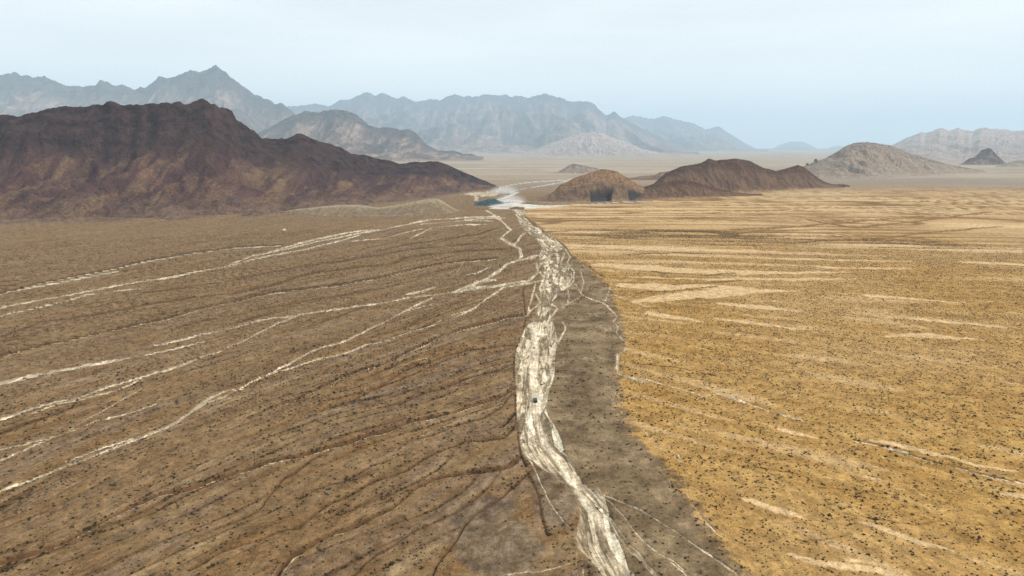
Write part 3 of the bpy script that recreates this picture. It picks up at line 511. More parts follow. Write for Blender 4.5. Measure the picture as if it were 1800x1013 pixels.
make_hill('mountain_spur', SPURC, [(915, 274.5), (1050, 275.5), (1195, 274.5)], [(915, 12500), (1195, 12500)], M_pink, rows=60, spur=420, seed=8)
LBIG = [(-260, 150), (-180, 128), (-90, 140), (0, 132), (23.5, 129.7), (54, 133), (77, 137), (101, 145.5), (121, 152), (134, 151), (148, 154.5), (168, 149), (174.5, 137), (185, 140.5), (205, 149), (218, 149.5), (238, 157), (255, 154.5), (268, 144), (279, 138), (295, 134), (319, 128), (352, 124), (362, 118), (379, 117), (396, 129), (419, 145), (430, 155), (453, 167), (477, 179), (483, 184), (493, 180), (503, 186), (517, 197.5), (560, 228), (610, 255), (650, 275)]
make_hill('mountain_range', LBIG, [(-260, 275), (650, 275)], [(-260, 13500), (400, 13000), (650, 12500)], M_range, rows=140, spur=1150, carve=.45, fine=.24, seed=21, jag=.032, power=1.15)
LSP = [(380, 268), (420, 250), (460, 230), (490, 215), (514, 204), (534, 197), (561, 197), (588, 191), (608, 194), (628, 202), (648, 221), (668, 226), (685, 224), (702, 229), (717, 227.5), (732, 234), (749, 254), (769, 264), (786, 266), (796, 264.5), (816, 271), (829.5, 270.5), (850, 281)]
make_hill('mountain_spur', LSP, [(380, 284), (700, 285), (850, 283)], [(380, 9500), (850, 7600)], M_range, rows=110, spur=640, carve=.45, fine=.24, seed=27, jag=.032)
RR = [(1545, 262), (1567, 256), (1595, 242), (1619, 233), (1627, 234.5), (1652, 224.5), (1667, 230), (1686, 225), (1695, 230), (1703, 229), (1710, 232), (1725, 224.5), (1737, 226), (1765, 227.5), (1784, 231.5), (1800, 229), (1860, 222), (1930, 230), (2000, 228), (2080, 245)]
make_hill('mountain_range', RR, [(1545, 286), (2080, 287)], [(1545, 11500), (2080, 11500)], M_pink, rows=110, spur=760, carve=.45, fine=.24, seed=33, jag=.032)
make_hill('small_hill', [(1684, 286), (1694, 279), (1700, 273), (1705, 271), (1712, 273), (1718, 270), (1726, 264), (1735, 261), (1742, 260), (1750, 263), (1760, 271), (1768, 279), (1780, 287)], [(1684, 289), (1780, 289.5)], [(1684, 4750), (1780, 4750)], M_range, rows=50, spur=140, ero=.25, it=4, carve=.2, power=.8, seed=36)
make_hill('small_hill', [(1750, 292), (1770, 285), (1790, 282), (1815, 283), (1850, 290), (1870, 294)], [(1750, 294), (1870, 295)], [(1750, 4400), (1870, 4400)], M_dome, rows=40, spur=90, seed=37)
DOME = [(1392, 303), (1404, 297), (1415, 291), (1434, 284), (1450, 279), (1469, 268), (1490, 255), (1506, 250.6), (1525, 250), (1553, 254), (1567, 256), (1583, 263), (1602, 271), (1625, 277), (1648, 284), (1672, 290), (1695, 294.5), (1715, 298), (1735, 300.8)]
make_hill('dome_hill', DOME, [(1392, 305), (1404, 306), (1440, 312), (1520, 315), (1580, 312), (1650, 307), (1695, 304), (1735, 302.5)], [(1392, 3200), (1735, 3400)], M_dome, rows=110, colstep=1.0, spur=95, carve=.36, seed=40, power=.9, jag=.012)
make_hill('small_hill', [(968, 303), (980, 300), (995, 292), (1008, 288), (1025, 291), (1045, 295), (1065, 300), (1085, 304)], [(968, 305), (1085, 306)], [(968, 3250), (1085, 3250)], M_dome, rows=50, spur=60, seed=43)
make_hill('small_hill', [(1092, 315), (1120, 310), (1150, 308), (1160, 303), (1175, 301), (1190, 303), (1220, 312)], [(1092, 317), (1220, 317)], [(1092, 2650), (1220, 2650)], M_cone, rows=50, spur=50, seed=44)
LEFT = [(-300, 225), (-200, 205), (-100, 214), (0, 206), (27, 207), (50, 201), (64, 202), (84, 191), (101, 187), (148, 185), (174, 187), (201, 182), (221, 184), (252, 185), (285, 182), (319, 183), (329, 181), (359, 178), (376, 186), (389, 192), (401, 192), (408, 196), (416, 211), (436, 224), (460, 241), (500, 243), (523, 234), (544, 244), (575, 254), (600, 261), (618, 271), (642, 273), (662, 279.5), (685, 281), (702, 288), (735, 284.5), (769, 283), (786, 290), (819, 305), (853, 318), (878, 329)]
make_hill('dark_hill', LEFT, [(-300, 402), (0, 400), (120, 396), (300, 391), (450, 385), (560, 376), (640, 366), (720, 355), (790, 345), (830, 338), (878, 331)], [(-300, 1500), (0, 1520), (360, 1600), (460, 1760), (700, 1960), (878, 2090)], M_dark, rows=190, colstep=1.7, spur=260, carve=.55, fine=.26, seed=55, power=1.5, jag=.035, back=.8)
RIDGE = [(1125, 340), (1143, 328), (1170, 304.5), (1197, 293), (1232, 287), (1246, 279), (1259, 282), (1294, 279), (1318, 283), (1341, 295), (1364, 300.5), (1380, 297), (1403, 290), (1415, 295), (1431, 308), (1450, 320), (1473, 327), (1485, 329)]
make_hill('dark_hill', RIDGE, [(1125, 350), (1200, 348), (1300, 341), (1400, 334), (1485, 330)], [(1125, 1900), (1300, 2000), (1485, 2200)], M_red, rows=120, colstep=.9, spur=75, carve=.34, seed=56, power=1.05, jag=.01)
make_hill('dark_hill', [(1098, 347), (1112, 338), (1125, 331), (1150, 323), (1180, 319), (1205, 317), (1225, 321), (1250, 329), (1290, 338), (1340, 343)], [(1098, 353), (1180, 351), (1260, 347), (1340, 344)], [(1098, 1700), (1340, 1780)], M_red, rows=80, colstep=.9, spur=45, carve=.3, seed=58, power=.9, jag=.01)
CONE = [(932, 353.5), (945, 350.5), (960, 344), (975, 336), (985, 325), (1000, 318), (1012, 312), (1030, 306), (1050, 300), (1058, 297.5), (1075, 299), (1085, 302), (1100, 311), (1115, 320), (1130, 328), (1145, 334), (1160, 345)]
make_hill('quarry_hill', CONE, [(932, 355), (945, 355), (1000, 358), (1060, 356), (1110, 354), (1160, 352)], [(932, 1570), (960, 1640), (1058, 1700), (1160, 1720)], M_cone, rows=150, colstep=.7, spur=48, carve=.22, seed=60, power=.95, jag=.01, cuts=((1035, 1077, .42, .10), (1103, 1139, .50, .28)))
make_hill('tan_mound', [(496, 373), (520, 368), (540, 366), (575, 362), (600, 360.5), (625, 360), (645, 362), (665, 365), (690, 361), (715, 357), (740, 352), (760, 349), (772, 350), (785, 358), (800, 368), (808, 371)], [(496, 375), (560, 381), (650, 382), (720, 382), (780, 378), (808, 373)], [(496, 1260), (700, 1310), (808, 1330)], M_tan, rows=80, colstep=.9, spur=45, carve=.22, seed=64, power=.9, jag=.005)
make_hill('spoil_heap', [(833, 360.5), (840, 357), (846, 353), (852, 352), (858, 350), (868, 349), (876, 351), (883, 354), (886, 357)], [(833, 361.5), (845, 362.5), (860, 362.5), (886, 358)], [(833, 1497), (886, 1520)], M_spoil, ero=.1, it=2, rows=50, colstep=.5, spur=16, carve=.14, seed=66, power=.55, jag=.02, back=.6)
make_hill('spoil_heap', [(895, 366), (900, 363.5), (910, 363), (918, 364.5), (922, 367)], [(895, 367.5), (922, 368)], [(895, 1382), (922, 1382)], M_cone, rows=30, colstep=.5, spur=14, carve=.15, seed=67, power=.6, jag=.02)
make_hill('embankment', [(915, 357), (921, 353.5), (932, 352.5), (945, 354), (960, 355.5), (985, 357), (1002, 358.5)], [(915, 358), (940, 360), (1002, 360)], [(915, 1500), (1002, 1486)], M_tan, rows=30, colstep=.6, spur=14, carve=.15, seed=68, power=.6, jag=.02)

# ================================================================== SMALL GEOMETRY HELPERS
class MB:
    """collects boxes, prisms, wheels and tubes and links them as one mesh"""
    def __init__(s): s.v, s.f = [], []
    def add(s, v, f):
        k = len(s.v); s.v += [tuple(p) for p in v]; s.f += [tuple(i + k for i in q) for q in f]; return s
    def box(s, x0, x1, y0, y1, z0, z1, tx=0.0, ty=0.0):
        return s.add([(x0, y0, z0), (x1, y0, z0), (x1, y1, z0), (x0, y1, z0), (x0 + tx, y0 + ty, z1), (x1 - tx, y0 + ty, z1), (x1 - tx, y1 - ty, z1), (x0 + tx, y1 - ty, z1)],
                     [(3, 2, 1, 0), (4, 5, 6, 7), (0, 1, 5, 4), (1, 2, 6, 5), (2, 3, 7, 6), (3, 0, 4, 7)])
    def prism(s, prof, x0, x1, inset=None):
        n = len(prof); ins = inset or [0] * n
        v = [(x0 + ins[i], p[0], p[1]) for i, p in enumerate(prof)] + [(x1 - ins[i], p[0], p[1]) for i, p in enumerate(prof)]
        return s.add(v, [tuple(range(n)), tuple(range(2 * n - 1, n - 1, -1))] + [(i, i + n, (i + 1) % n + n, (i + 1) % n) for i in range(n)])
    def wheel(s, x, y, z, r, w, n=16, hub=0.0):
        v, f = [], []
        for sx in (-w / 2, w / 2):
            for rr in (r, r * .96): v += [(x + sx * (1 if rr == r * .96 else .82), y + rr * math.cos(2 * math.pi * k / n), z + rr * math.sin(2 * math.pi * k / n)) for k in range(n)]
        o = [0, n, 3 * n, 2 * n]
        for k in range(n):
            q = (k + 1) % n
            f += [(o[0] + k, o[0] + q, o[3] + q, o[3] + k), (o[1] + k, o[1] + q, o[0] + q, o[0] + k), (o[3] + k, o[3] + q, o[2] + q, o[2] + k)]
        f += [tuple(o[1] + k for k in range(n))[::-1], tuple(o[2] + k for k in range(n))]
        return s.add(v, f)
    def build(s, name, mat, parent=None, bevel=0.0, **kw):
        me = bpy.data.meshes.new(name); me.from_pydata(s.v, [], s.f); me.update(); o = link(name, me, mat, parent, **kw)
        if bevel:
            m = o.modifiers.new('bevel', 'BEVEL'); m.width = bevel; m.segments = 2; m.limit_method = 'ANGLE'
        return o
def empty(name, loc, rz=0.0, **props):
    o = link(name, None, loc=loc, **props); o.rotation_euler = (0, 0, rz); o.empty_display_size = .3; return o
def ground_z(x, y):
    x = np.atleast_1d(np.asarray(x, float)); y = np.atleast_1d(np.asarray(y, float)); return gh(fields(x, y), x, y)

# ================================================================== SHRUBS
def leaf_mat(name, c0, c1, c2):
    t = NT(name); v = t.attr('tone').outputs['Fac']
    oi = t.n('ObjectInfo').outputs['Random']
    return t.done(t.mix(t.math('MULTIPLY', oi, .35), t.ramp(v, [(0, c0), (.55, c1), (1, c2)]), (.085, .070, .035)), .85, None, .1)
M_leaf = leaf_mat('shrub_foliage', (.014, .012, .006), (.032, .026, .012), (.080, .060, .026))
M_leaf_dry = leaf_mat('dry_shrub_foliage', (.045, .028, .012), (.085, .055, .024), (.16, .110, .048))
M_stem = plain('shrub_stem', (.09, .065, .045), .9, .1)
def crown_mesh(seed, n, flat=.75):
    """a low, uneven shrub crown of many small leaf sprays, radius about 1"""
    r = np.random.default_rng(seed); V, F, T = [], [], []
    lob = [(r.uniform(-.55, .55), r.uniform(-.55, .55), r.uniform(.25, .5), r.uniform(.35, .62)) for _ in range(6)] + [(0, 0, .35, .6)]
    for i in range(n):
        lx, ly, lz, lr = lob[r.integers(len(lob))]; d = r.normal(size=3); d /= np.linalg.norm(d); d[2] = abs(d[2]) * .9 - .15
        p = np.array((lx, ly, lz * flat)) + d * lr * r.uniform(.55, 1.0) * np.array((1, 1, flat)); p[2] = max(p[2], .04)
        u = np.cross(d, r.normal(size=3)); u /= np.linalg.norm(u) + 1e-6; w = np.cross(d, u) * .6 + d * r.uniform(.1, .8); sz = r.uniform(.11, .24)
        k = len(V); V += [p - u * sz * .5, p + w * sz * .4 + u * sz * .1, p + u * sz * .5, p + w * sz + r.normal(size=3) * .03]; F += [(k, k + 1, k + 3), (k + 1, k + 2, k + 3)]
        tn = float(np.clip(r.normal(.5, .25), 0, 1)); T += [tn] * 4
    return mesh_np('foliage', np.array(V), np.array(F), {'tone': np.array(T)}, False)
def stems_mesh(seed):
    r = np.random.default_rng(seed); m = MB()
    for k in range(6):
        a = r.uniform(0, 6.28); e = np.array((math.cos(a) * r.uniform(.2, .55), math.sin(a) * r.uniform(.2, .55), r.uniform(.3, .6))); q = np.array((-math.sin(a), math.cos(a), 0)) * .035
        m.add([q, -q, (0, 0, .06), e + q * .3, e - q * .3, e + np.array((0, 0, .02))], [(0, 1, 4, 3), (1, 2, 5, 4), (2, 0, 3, 5)])
    me = bpy.data.meshes.new('stems'); me.from_pydata(m.v, [], m.f); me.materials.append(M_stem); return me
CROWNS = [crown_mesh(100 + i, 150, .6 + .05 * (i % 5)) for i in range(8)]; STEMS = [stems_mesh(200 + i) for i in range(4)]
SMALL = [crown_mesh(300 + i, 34, .62) for i in range(8)]
for m_ in CROWNS: m_.materials.append(M_leaf)
for i, m_ in enumerate(SMALL): m_.materials.append(M_leaf if i % 4 else M_leaf_dry)

# shrubs one can pick out in the photograph: pixel, width in pixels, what sets each apart
z7 = lambda X, Y: (840 + X / 3.75, 760 + Y / 3.75)
z6 = lambda X, Y: (840 + X / 5.627, 590 + Y / 5.627)
BIG = [
 (z7(305, 55), 11, 'large dark shrub against the left bank of the pale wash, above the silt flat'), (z7(325, 190), 9, 'dark shrub at the mouth of the gully that meets the wash from the left'),
 (z7(315, 275), 10, 'large dark shrub just left of the wash where the vegetated gully line ends'), (z7(345, 262), 7, 'small dark shrub touching the large one at the end of the gully line'),
 (z7(420, 425), 8, None), (z7(435, 460), 7, None), (z7(490, 445), 8, None), (z7(480, 467), 6, None), (z7(430, 515), 7, None), (z7(460, 520), 6, None),
 (z7(525, 520), 14, 'wide dark shrub on the left edge of the grey silt flat'), (z7(440, 590), 8, None), (z7(425, 635), 8, None), (z7(475, 672), 11, 'dark round shrub between the dark soil patch and the wash'),
 (z7(560, 620), 12, 'dark shrub beside the thin pale trickle at the foot of the silt flat'), (z7(625, 645), 10, 'dark round shrub at the tip of the silt flat, against the wash edge'), (z7(628, 685), 7, None), (z7(638, 745), 9, None), (z7(595, 770), 9, None),
 (z7(550, 858), 10, None), (z7(603, 852), 9, None), (z7(742, 843), 11, 'dark shrub where the faint track meets the wash near the bottom edge'), (z7(745, 885), 13, 'largest dark shrub on the left wash edge near the bottom of the picture'), (z7(805, 915), 11, 'dark shrub inside the left edge of the wash at the very bottom'),
 (z7(1010, 925), 8, 'dark shrub on the gravel between two pale channels at the bottom edge'), (z7(795, 485), 13, 'lone large dark shrub standing inside the pale wash, on its right side'), (z7(980, 520), 8, 'dark green shrub right of the wash between the first two side channels'),
 (z7(1025, 665), 10, 'dark round shrub left of the middle side channel, right of the wash'), (z7(1108, 697), 14, 'wide dark shrub in the bend of the middle side channel'), (z7(1168, 727), 11, 'dark shrub just below the widest one beside the middle side channel'), (z7(1262, 793), 12, 'brownish sprawling shrub between the two right-hand side channels'),
 (z7(1470, 930), 15, 'largest dark shrub at the bottom edge right of the wash'), (z7(1700, 910), 8, 'dark shrub at the lower right end of the outermost side channel'), (z7(1595, 780), 8, 'dark round shrub on the gravel near the ochre plain, low in the picture'), (z7(1575, 627), 9, 'green shrub on the border of gravel and ochre plain'),
 (z7(1335, 512), 8, None), (z7(1425, 505), 7, None), (z7(1438, 570), 7, None), (z7(1283, 345), 6, None), (z7(1110, 425), 6, None), (z7(1090, 475), 6, None), (z7(975, 328), 8, None), (z7(750, 240), 9, None), (z7(718, 295), 8, None), (z7(725, 203), 9, None), (z7(675, 270), 6, None), (z7(762, 380), 7, None), (z7(800, 45), 6, None), (z7(1040, 75), 6, None), (z7(1058, 123), 7, None), (z7(1100, 825), 7, None), (z7(970, 825), 7, None), (z7(1243, 870), 6, None), (z7(1072, 572), 6, None), (z7(1015, 605), 6, None), (z7(905, 432), 6, None), (z7(600, 200), 6, None), (z7(570, 310), 6, None), (z7(637, 910), 7, None), (z7(637, 875), 7, None), (z7(1240, 235), 7, None),
 (z6(635, 315), 8, 'dark shrub in the middle of the wash, largest upstream of the car'), (z6(605, 240), 5, None), (z6(650, 85), 5, None), (z6(455, 310), 5, None), (z6(410, 340), 5, None), (z6(540, 490), 5, None), (z6(510, 555), 5, None), (z6(495, 605), 5, 'small dark shrub in the wash just left of the car'), (z6(495, 690), 7, 'dark flat shrub in the wash just below and left of the car'), (z6(635, 630), 6, 'small dark shrub in the wash just right of the car'), (z6(635, 690), 6, None), (z6(490, 830), 5, None), (z6(530, 50), 5, None), (z6(400, 195), 5, None),
 (z6(760, 465), 6, None), (z6(760, 530), 6, None), (z6(930, 632), 6, None), (z6(895, 682), 5, None), (z6(825, 655), 7, None), (z6(880, 820), 6, None), (z6(855, 935), 7, None), (z6(1018, 905), 6, None), (z6(1050, 897), 6, None), (z6(1100, 943), 6, None), (z6(1305, 990), 6, None), (z6(1255, 785), 6, None), (z6(415, 950), 9, 'dark shrub clinging to the left wash bank, level with the bed bend below the car'), (z6(765, 260), 9, None), (z6(865, 585), 5, None), (z6(990, 365), 5, None), (z6(1135, 385), 5, None), (z6(1178, 330), 5, None), (z6(980, 460), 5, None),
]
def zone_label(px, py, F, i):
    if F['sand'][i] > .45:
        if py < 640: return ('dark shrub in the pale river bed upstream of the car', 'shrubs in the upper river bed')
        if py < 790: return ('dark shrub in the pale river bed around the car', 'shrubs in the river bed near the car')
        return ('dark shrub in the pale river bed below the bend', 'shrubs in the lower river bed')
    if F['och'][i] > .5:
        if F['pale'][i] > .15: return ('dark shrub at the edge of a pale bare patch on the ochre plain', 'shrubs by the bare patches')
        if px < 1290: return ('dark shrub on the ochre plain close to the gravel strip', 'shrubs on the ochre plain near the gravel')
        if px > 1560: return ('dark shrub in the lower right corner of the ochre plain', 'shrubs in the lower right corner')
        return ('dark shrub on the ochre plain low in the picture, between the bare patches', 'shrubs on the lower ochre plain')
    if F['grey'][i] > .5:
        if px < 1010: return ('dark shrub on the gravel close to the right edge of the river bed', 'shrubs beside the river bed')
        if py > 900: return ('dark shrub on the gravel among the thin side channels, lower right of the wash', 'shrubs among the side channels')
        if py < 730: return ('dark shrub on the gravel strip right of the wash, level with the car', 'shrubs on the upper gravel strip')
        if px > 1110: return ('dark shrub on the right half of the gravel strip, near the ochre plain', 'shrubs on the right of the gravel strip')
        return ('dark shrub on the gravel strip just right of the wash, below the car', 'shrubs on the gravel strip')
    if px > 900: return ('dark shrub between the dark soil patch and the river bed', 'shrubs left of the river bed')
    if F['patch'][i] > .15: return ('dark shrub on the edge of the dark soil patch at bottom centre', 'shrubs round the dark soil patch')
    if F['rill'][i] > .35:
        if px < 450: return ('dark shrub on a brown rill in the lower left corner', 'rill shrubs in the lower left corner')
        if py < 880: return ('dark shrub in a rill between the white-bedded gully and the river bed', 'shrubs in the rills by the river bed')
        if px < 620: return ('dark shrub on the bank of the gully that runs out at the bottom edge', 'shrubs along the lower gully')
        return ('dark shrub in a shrub-lined rill just left of the dark soil patch', 'shrubs lining the rills')
    if px < 450: return ('dark shrub on bare brown soil in the lower left corner', 'shrubs in the lower left corner')
    return ('dark shrub on open brown soil between the rills, low in the picture', 'shrubs between the rills')
def to_px(x, y):
    ax = y * CP + CAM_H * SP; return 900 + FPX * x / ax, 506.5 + FPX * (CAM_H * CP - y * SP) / ax

# scatter: candidates over the plain, thinned by what the ground is like there
N = 640000
rad = np.sqrt(rng.random(N) * (1050 ** 2 - 150 ** 2) + 150 ** 2); ang = R(84) * (rng.random(N) - .5); SX, SY = rad * np.sin(ang), rad * np.cos(ang)
SF = fields(SX, SY); area = R(84) / 2 * (1050 ** 2 - 150 ** 2); cd = N / area
clump = np.clip(.85 + .8 * fbm(SX / 28, SY / 40, 3, 91), .05, 1.6); clump2 = np.clip(.8 + .9 * fbm(SX / 9, SY / 13, 2, 93), .1, 1.5)
dens = SF['och'] * .40 * clump * clump2 * (1 - .97 * SF['pale']) * (1 + .4 * SF['rill']) + (SF['left'] * (1 - SF['grey'])) * (.20 * clump * clump2 + .60 * SF['rill'] ** 1.5 * clump2) * (1 - .8 * SF['pale'])
dens = dens + SF['grey'] * (1 - SF['och']) * .075 * clump2
dens = dens * (1 - .97 * np.clip(SF['sand'] * 1.4, 0, 1)) * (1 - .96 * SF['patch']) + .004 * SF['sand']
keep = rng.random(N) < dens / cd
SX, SY = SX[keep], SY[keep]; SF = {k: v[keep] for k, v in SF.items()}; NS = len(SX)
SZ = gh(SF, SX, SY); Sd = np.hypot(SX, SY)
size = np.exp(rng.normal(0, .33, NS)) * np.where(SF['och'] > .5, .39, np.where(SF['grey'] > .5, .50, .43)) * (1 + .35 * (SF['rill'] > .4))
show = size / Sd                                                                # how large each one shows
nind = 300 - len(BIG)
front = (np.abs(SX) < .735 * (SY * CP + 24 * 1.0)) & (SY > 183)
order = np.argsort(-show * front)[:nind]; ind = np.zeros(NS, bool); ind[order] = True

def place_shrub(x, y, z, r, k, label, group, parts):
    rz = random.uniform(0, 6.28)
    if parts:
        o = empty('desert_shrub', (x, y, z - .03), rz, label=label, category='shrub')
        f = link('foliage', CROWNS[k % 8], parent=o); st = link('stems', STEMS[k % 4], parent=o); o.scale = (r, r, r * random.uniform(.85, 1.15))
    else:
        o = link('desert_shrub', SMALL[k % 8], loc=(x, y, z - .03), label=label, category='shrub'); o.rotation_euler = (0, 0, rz); o.scale = (r * 1.1, r * 1.1, r)
    if group: o['group'] = group
    return o
bx_, by_ = gnd(np.array([b[0][0] for b in BIG]), np.array([b[0][1] for b in BIG])); BF = fields(bx_, by_); bz_ = gh(BF, bx_, by_)
for i, (pp_, wpx, lab) in enumerate(BIG):
    dd = math.hypot(bx_[i], by_[i]) * 1.05; r = wpx / FPX * dd * .5
    l2, g2 = zone_label(*pp_, BF, i); g2 = 'larger ' + g2; l2 = 'large ' + l2
    place_shrub(bx_[i], by_[i], bz_[i], r, i, lab or l2, None if lab else g2, wpx >= 7)
for j, i in enumerate(order):
    l2, g2 = zone_label(*to_px(SX[i], SY[i]), SF, i)
    place_shrub(SX[i], SY[i], SZ[i], size[i], j, 'small ' + l2, 'small ' + g2, False)

rest = ~ind; RX, RY, RZ, RS, RD = SX[rest], SY[rest], SZ[rest], size[rest], Sd[rest]
def scatter_mesh(x, y, z, s, tpl, nvar, tone):
    """many small shrubs as one mesh: tpl(k) gives vertices and triangles of variant k"""
    V, Fc, T = [], [], []; base = 0
    for k in range(nvar):
        m = np.arange(len(x)) % nvar == k; n = m.sum(); v, f = tpl(k); a = rng.random(n) * 6.283; c, sn = np.cos(a), np.sin(a); sc = s[m][:, None]
        vx = (v[None, :, 0] * c[:, None] - v[None, :, 1] * sn[:, None]) * sc + x[m][:, None]; vy = (v[None, :, 0] * sn[:, None] + v[None, :, 1] * c[:, None]) * sc + y[m][:, None]
        vz = v[None, :, 2] * sc * (.8 + .5 * rng.random((n, 1))) + z[m][:, None] - .03
        V.append(np.stack([vx, vy, vz], -1).reshape(-1, 3)); Fc.append((f[None] + (np.arange(n) * len(v))[:, None, None]).reshape(-1, 3) + base); base += n * len(v)
        T.append(np.clip(tone[m][:, None] + rng.normal(0, .12, (n, len(v))), 0, 1).ravel())
    return mesh_np('shrubs', np.concatenate(V), np.concatenate(Fc), {'tone': np.concatenate(T)}, False)
def tpl_near(k):
    r = np.random.default_rng(500 + k); V, F = [], []
    for i in range(9):
        d = r.normal(size=3); d /= np.linalg.norm(d); d[2] = abs(d[2]); p = d * np.array((.75, .75, .5)) * r.uniform(.5, 1); u = r.normal(size=3); u /= np.linalg.norm(u); w = np.cross(d, u); q = len(V)
        V += [p - u * .3, p + u * .3, p + w * .42 + d * .22]; F += [(q, q + 1, q + 2)]
    q = len(V); V += [(.62 * math.cos(t_) * r.uniform(.7, 1.1), .62 * math.sin(t_) * r.uniform(.7, 1.1), 0) for t_ in np.arange(5) * 1.257] + [(0, 0, .5)]; F += [(q + i, q + (i + 1) % 5, q + 5) for i in range(5)]
    return np.array(V, float), np.array(F)
def tpl_far(k):
    r = np.random.default_rng(700 + k); V = [(.95 * math.cos(t_) * r.uniform(.6, 1.15), .95 * math.sin(t_) * r.uniform(.6, 1.15), r.uniform(0, .15)) for t_ in np.arange(4) * 1.571] + [(r.uniform(-.2, .2), r.uniform(-.2, .2), .75)]
    return np.array(V, float), np.array([(i, (i + 1) % 4, 4) for i in range(4)])
tone = np.clip(rng.normal(.45, .22, len(RX)), 0, 1); nr_ = RD < 430
link('far_shrubs', scatter_mesh(RX[~nr_], RY[~nr_], RZ[~nr_], RS[~nr_] * 1.0, tpl_far, 9, tone[~nr_]), M_leaf_dry, kind='stuff', label='countless tiny dark shrubs dotting the far plain', category='shrubs')
link('plain_shrubs', scatter_mesh(RX[nr_], RY[nr_], RZ[nr_], RS[nr_] * 1.1, tpl_near, 9, tone[nr_]), M_leaf, kind='stuff', label='thousands of small dark shrubs scattered over the nearer plain', category='shrubs')

# ================================================================== VEHICLES
M_paint = plain('dark_teal_paint', (.012, .022, .028), .25, .6, 0, .05); M_glass = plain('sky_tinted_glass', (.01, .12, .15), .05, 1.0, 0, .02); M_tyre = plain('tyre_rubber', (.02, .02, .02), .85, .2); M_rim = plain('alloy_rim', (.35, .35, .36), .35, .5, .8)  # glass teal is tint plus sky reflection put into the base colour
M_trim = plain('black_trim', (.015, .015, .016), .5, .3); M_lamp = plain('lamp_lens', (.6, .6, .58), .1, .8); M_tail = plain('tail_lens', (.30, .012, .01), .2, .6)
def make_car(loc, rz):
    c = empty('parked_car', loc, rz, label='dark four-wheel-drive car in the middle of the pale river bed', category='car')
    MB().prism([(-2.3, .42), (-2.3, .95), (-2.2, 1.05), (.95, 1.08), (2.15, .96), (2.3, .8), (2.3, .42)], -.93, .93, [0, 0, .05, .05, .08, .06, .02]).build('body', M_paint, c, .05)
    MB().prism([(-2.18, 1.05), (-1.95, 1.72), (-1.7, 1.78), (.05, 1.78), (.3, 1.72), (.98, 1.07)], -.86, .86, [.02, .14, .16, .16, .14, .03]).build('cabin', M_paint, c, .05)
    MB().add([(-.70, -2.185, 1.14), (.70, -2.185, 1.14), (.62, -2.005, 1.64), (-.62, -2.005, 1.64)], [(0, 1, 2, 3)]).build('rear_window', M_glass, c, label='teal rear window reflecting the sky')
    MB().add([(.70, .985, 1.12), (-.70, .985, 1.12), (-.62, .395, 1.68), (.62, .395, 1.68)], [(0, 1, 2, 3)]).build('windscreen', M_glass, c)
    for sx in (-1, 1):
        for y0, y1, y2, y3 in ((-1.95, -1.05, -1.05, -1.75), (-.97, -.05, -.05, -.97), (.03, .72, .28, .03)):
            MB().add([(sx * .862, y0, 1.14), (sx * .862, y1, 1.14), (sx * .745, y2, 1.66), (sx * .745, y3, 1.66)], [(0, 1, 2, 3)]).build('side_window', M_glass, c)
        MB().box(sx * .78 - .14, sx * .78 + .14, 2.27, 2.32, .72, .88).build('headlight', M_lamp, c)
        MB().box(sx * .84 - .09, sx * .84 + .09, -2.33, -2.28, .75, 1.0).build('tail_light', M_tail, c)
        MB().box(sx * 1.03 - .09, sx * 1.03 + .09, .72, .86, 1.08, 1.26).build('side_mirror', M_trim, c, .03)
        MB().box(sx * .58 - .025, sx * .58 + .025, -1.7, 0, 1.81, 1.86).build('roof_rail', M_trim, c)
        for y in (-1.42, 1.42):
            w = MB().wheel(sx * .82, y, .38, .38, .26).build('wheel', M_tyre, c); MB().wheel(sx * .845, y, .38, .22, .23, 10).build('rim', M_rim, w)
    MB().box(-.9, .9, 2.24, 2.4, .4, .66).build('front_bumper', M_trim, c, .04); MB().box(-.9, .9, -2.42, -2.26, .4, .68).build('rear_bumper', M_trim, c, .04)
    MB().wheel(0, 0, 0, .36, .2).build('spare_wheel', M_tyre, c).matrix_local = __import__('mathutils').Matrix.Translation((0, -2.42, .98)) @ __import__('mathutils').Matrix.Rotation(R(90), 4, 'Z')
    return c
cx, cy = gnd(941, 702); make_car((float(cx), float(cy), float(ground_z(cx, cy)[0]) + .02), R(2))
def make_truck(loc, rz):
    c = empty('dump_truck', loc, rz, label='small dark truck raising dust on the track behind the quarry', category='truck')
    MB().prism([(1.4, .9), (1.4, 2.7), (3.0, 2.7), (3.35, 1.9), (3.5, 1.8), (3.5, .9)], -1.2, 1.2).build('cab', M_trim, c, .06)
    MB().box(-.5, .5, -3.4, 3.2, .7, .95).build('chassis', M_trim, c)
    MB().prism([(-3.6, 1.2), (-3.8, 2.6), (1.0, 2.6), (1.7, 2.8), (1.7, 2.9), (.9, 2.75), (-3.9, 2.75), (-3.75, 1.0), (1.1, 1.0), (1.1, 1.2)], -1.3, 1.3).build('tipper_body', plain('dusty_steel', (.06, .06, .055), .7, .3), c, .03)
    MB().add([(1.0, 3.05, 2.62), (-1.0, 3.05, 2.62), (-1.0, 3.36, 1.95), (1.0, 3.36, 1.95)], [(0, 1, 2, 3)]).build('windscreen', M_glass, c)
    for sx in (-1, 1):
        for y in (-2.6, -1.3, 2.4):
            w = MB().wheel(sx * 1.0, y, .55, .55, .4).build('wheel', M_tyre, c); MB().wheel(sx * 1.05, y, .55, .3, .34, 10).build('rim', M_rim, w)
    return c
tx, ty = gnd(893, 343.5); make_truck((float(tx), float(ty), float(ground_z(tx, ty)[0]) + .05), R(-25))

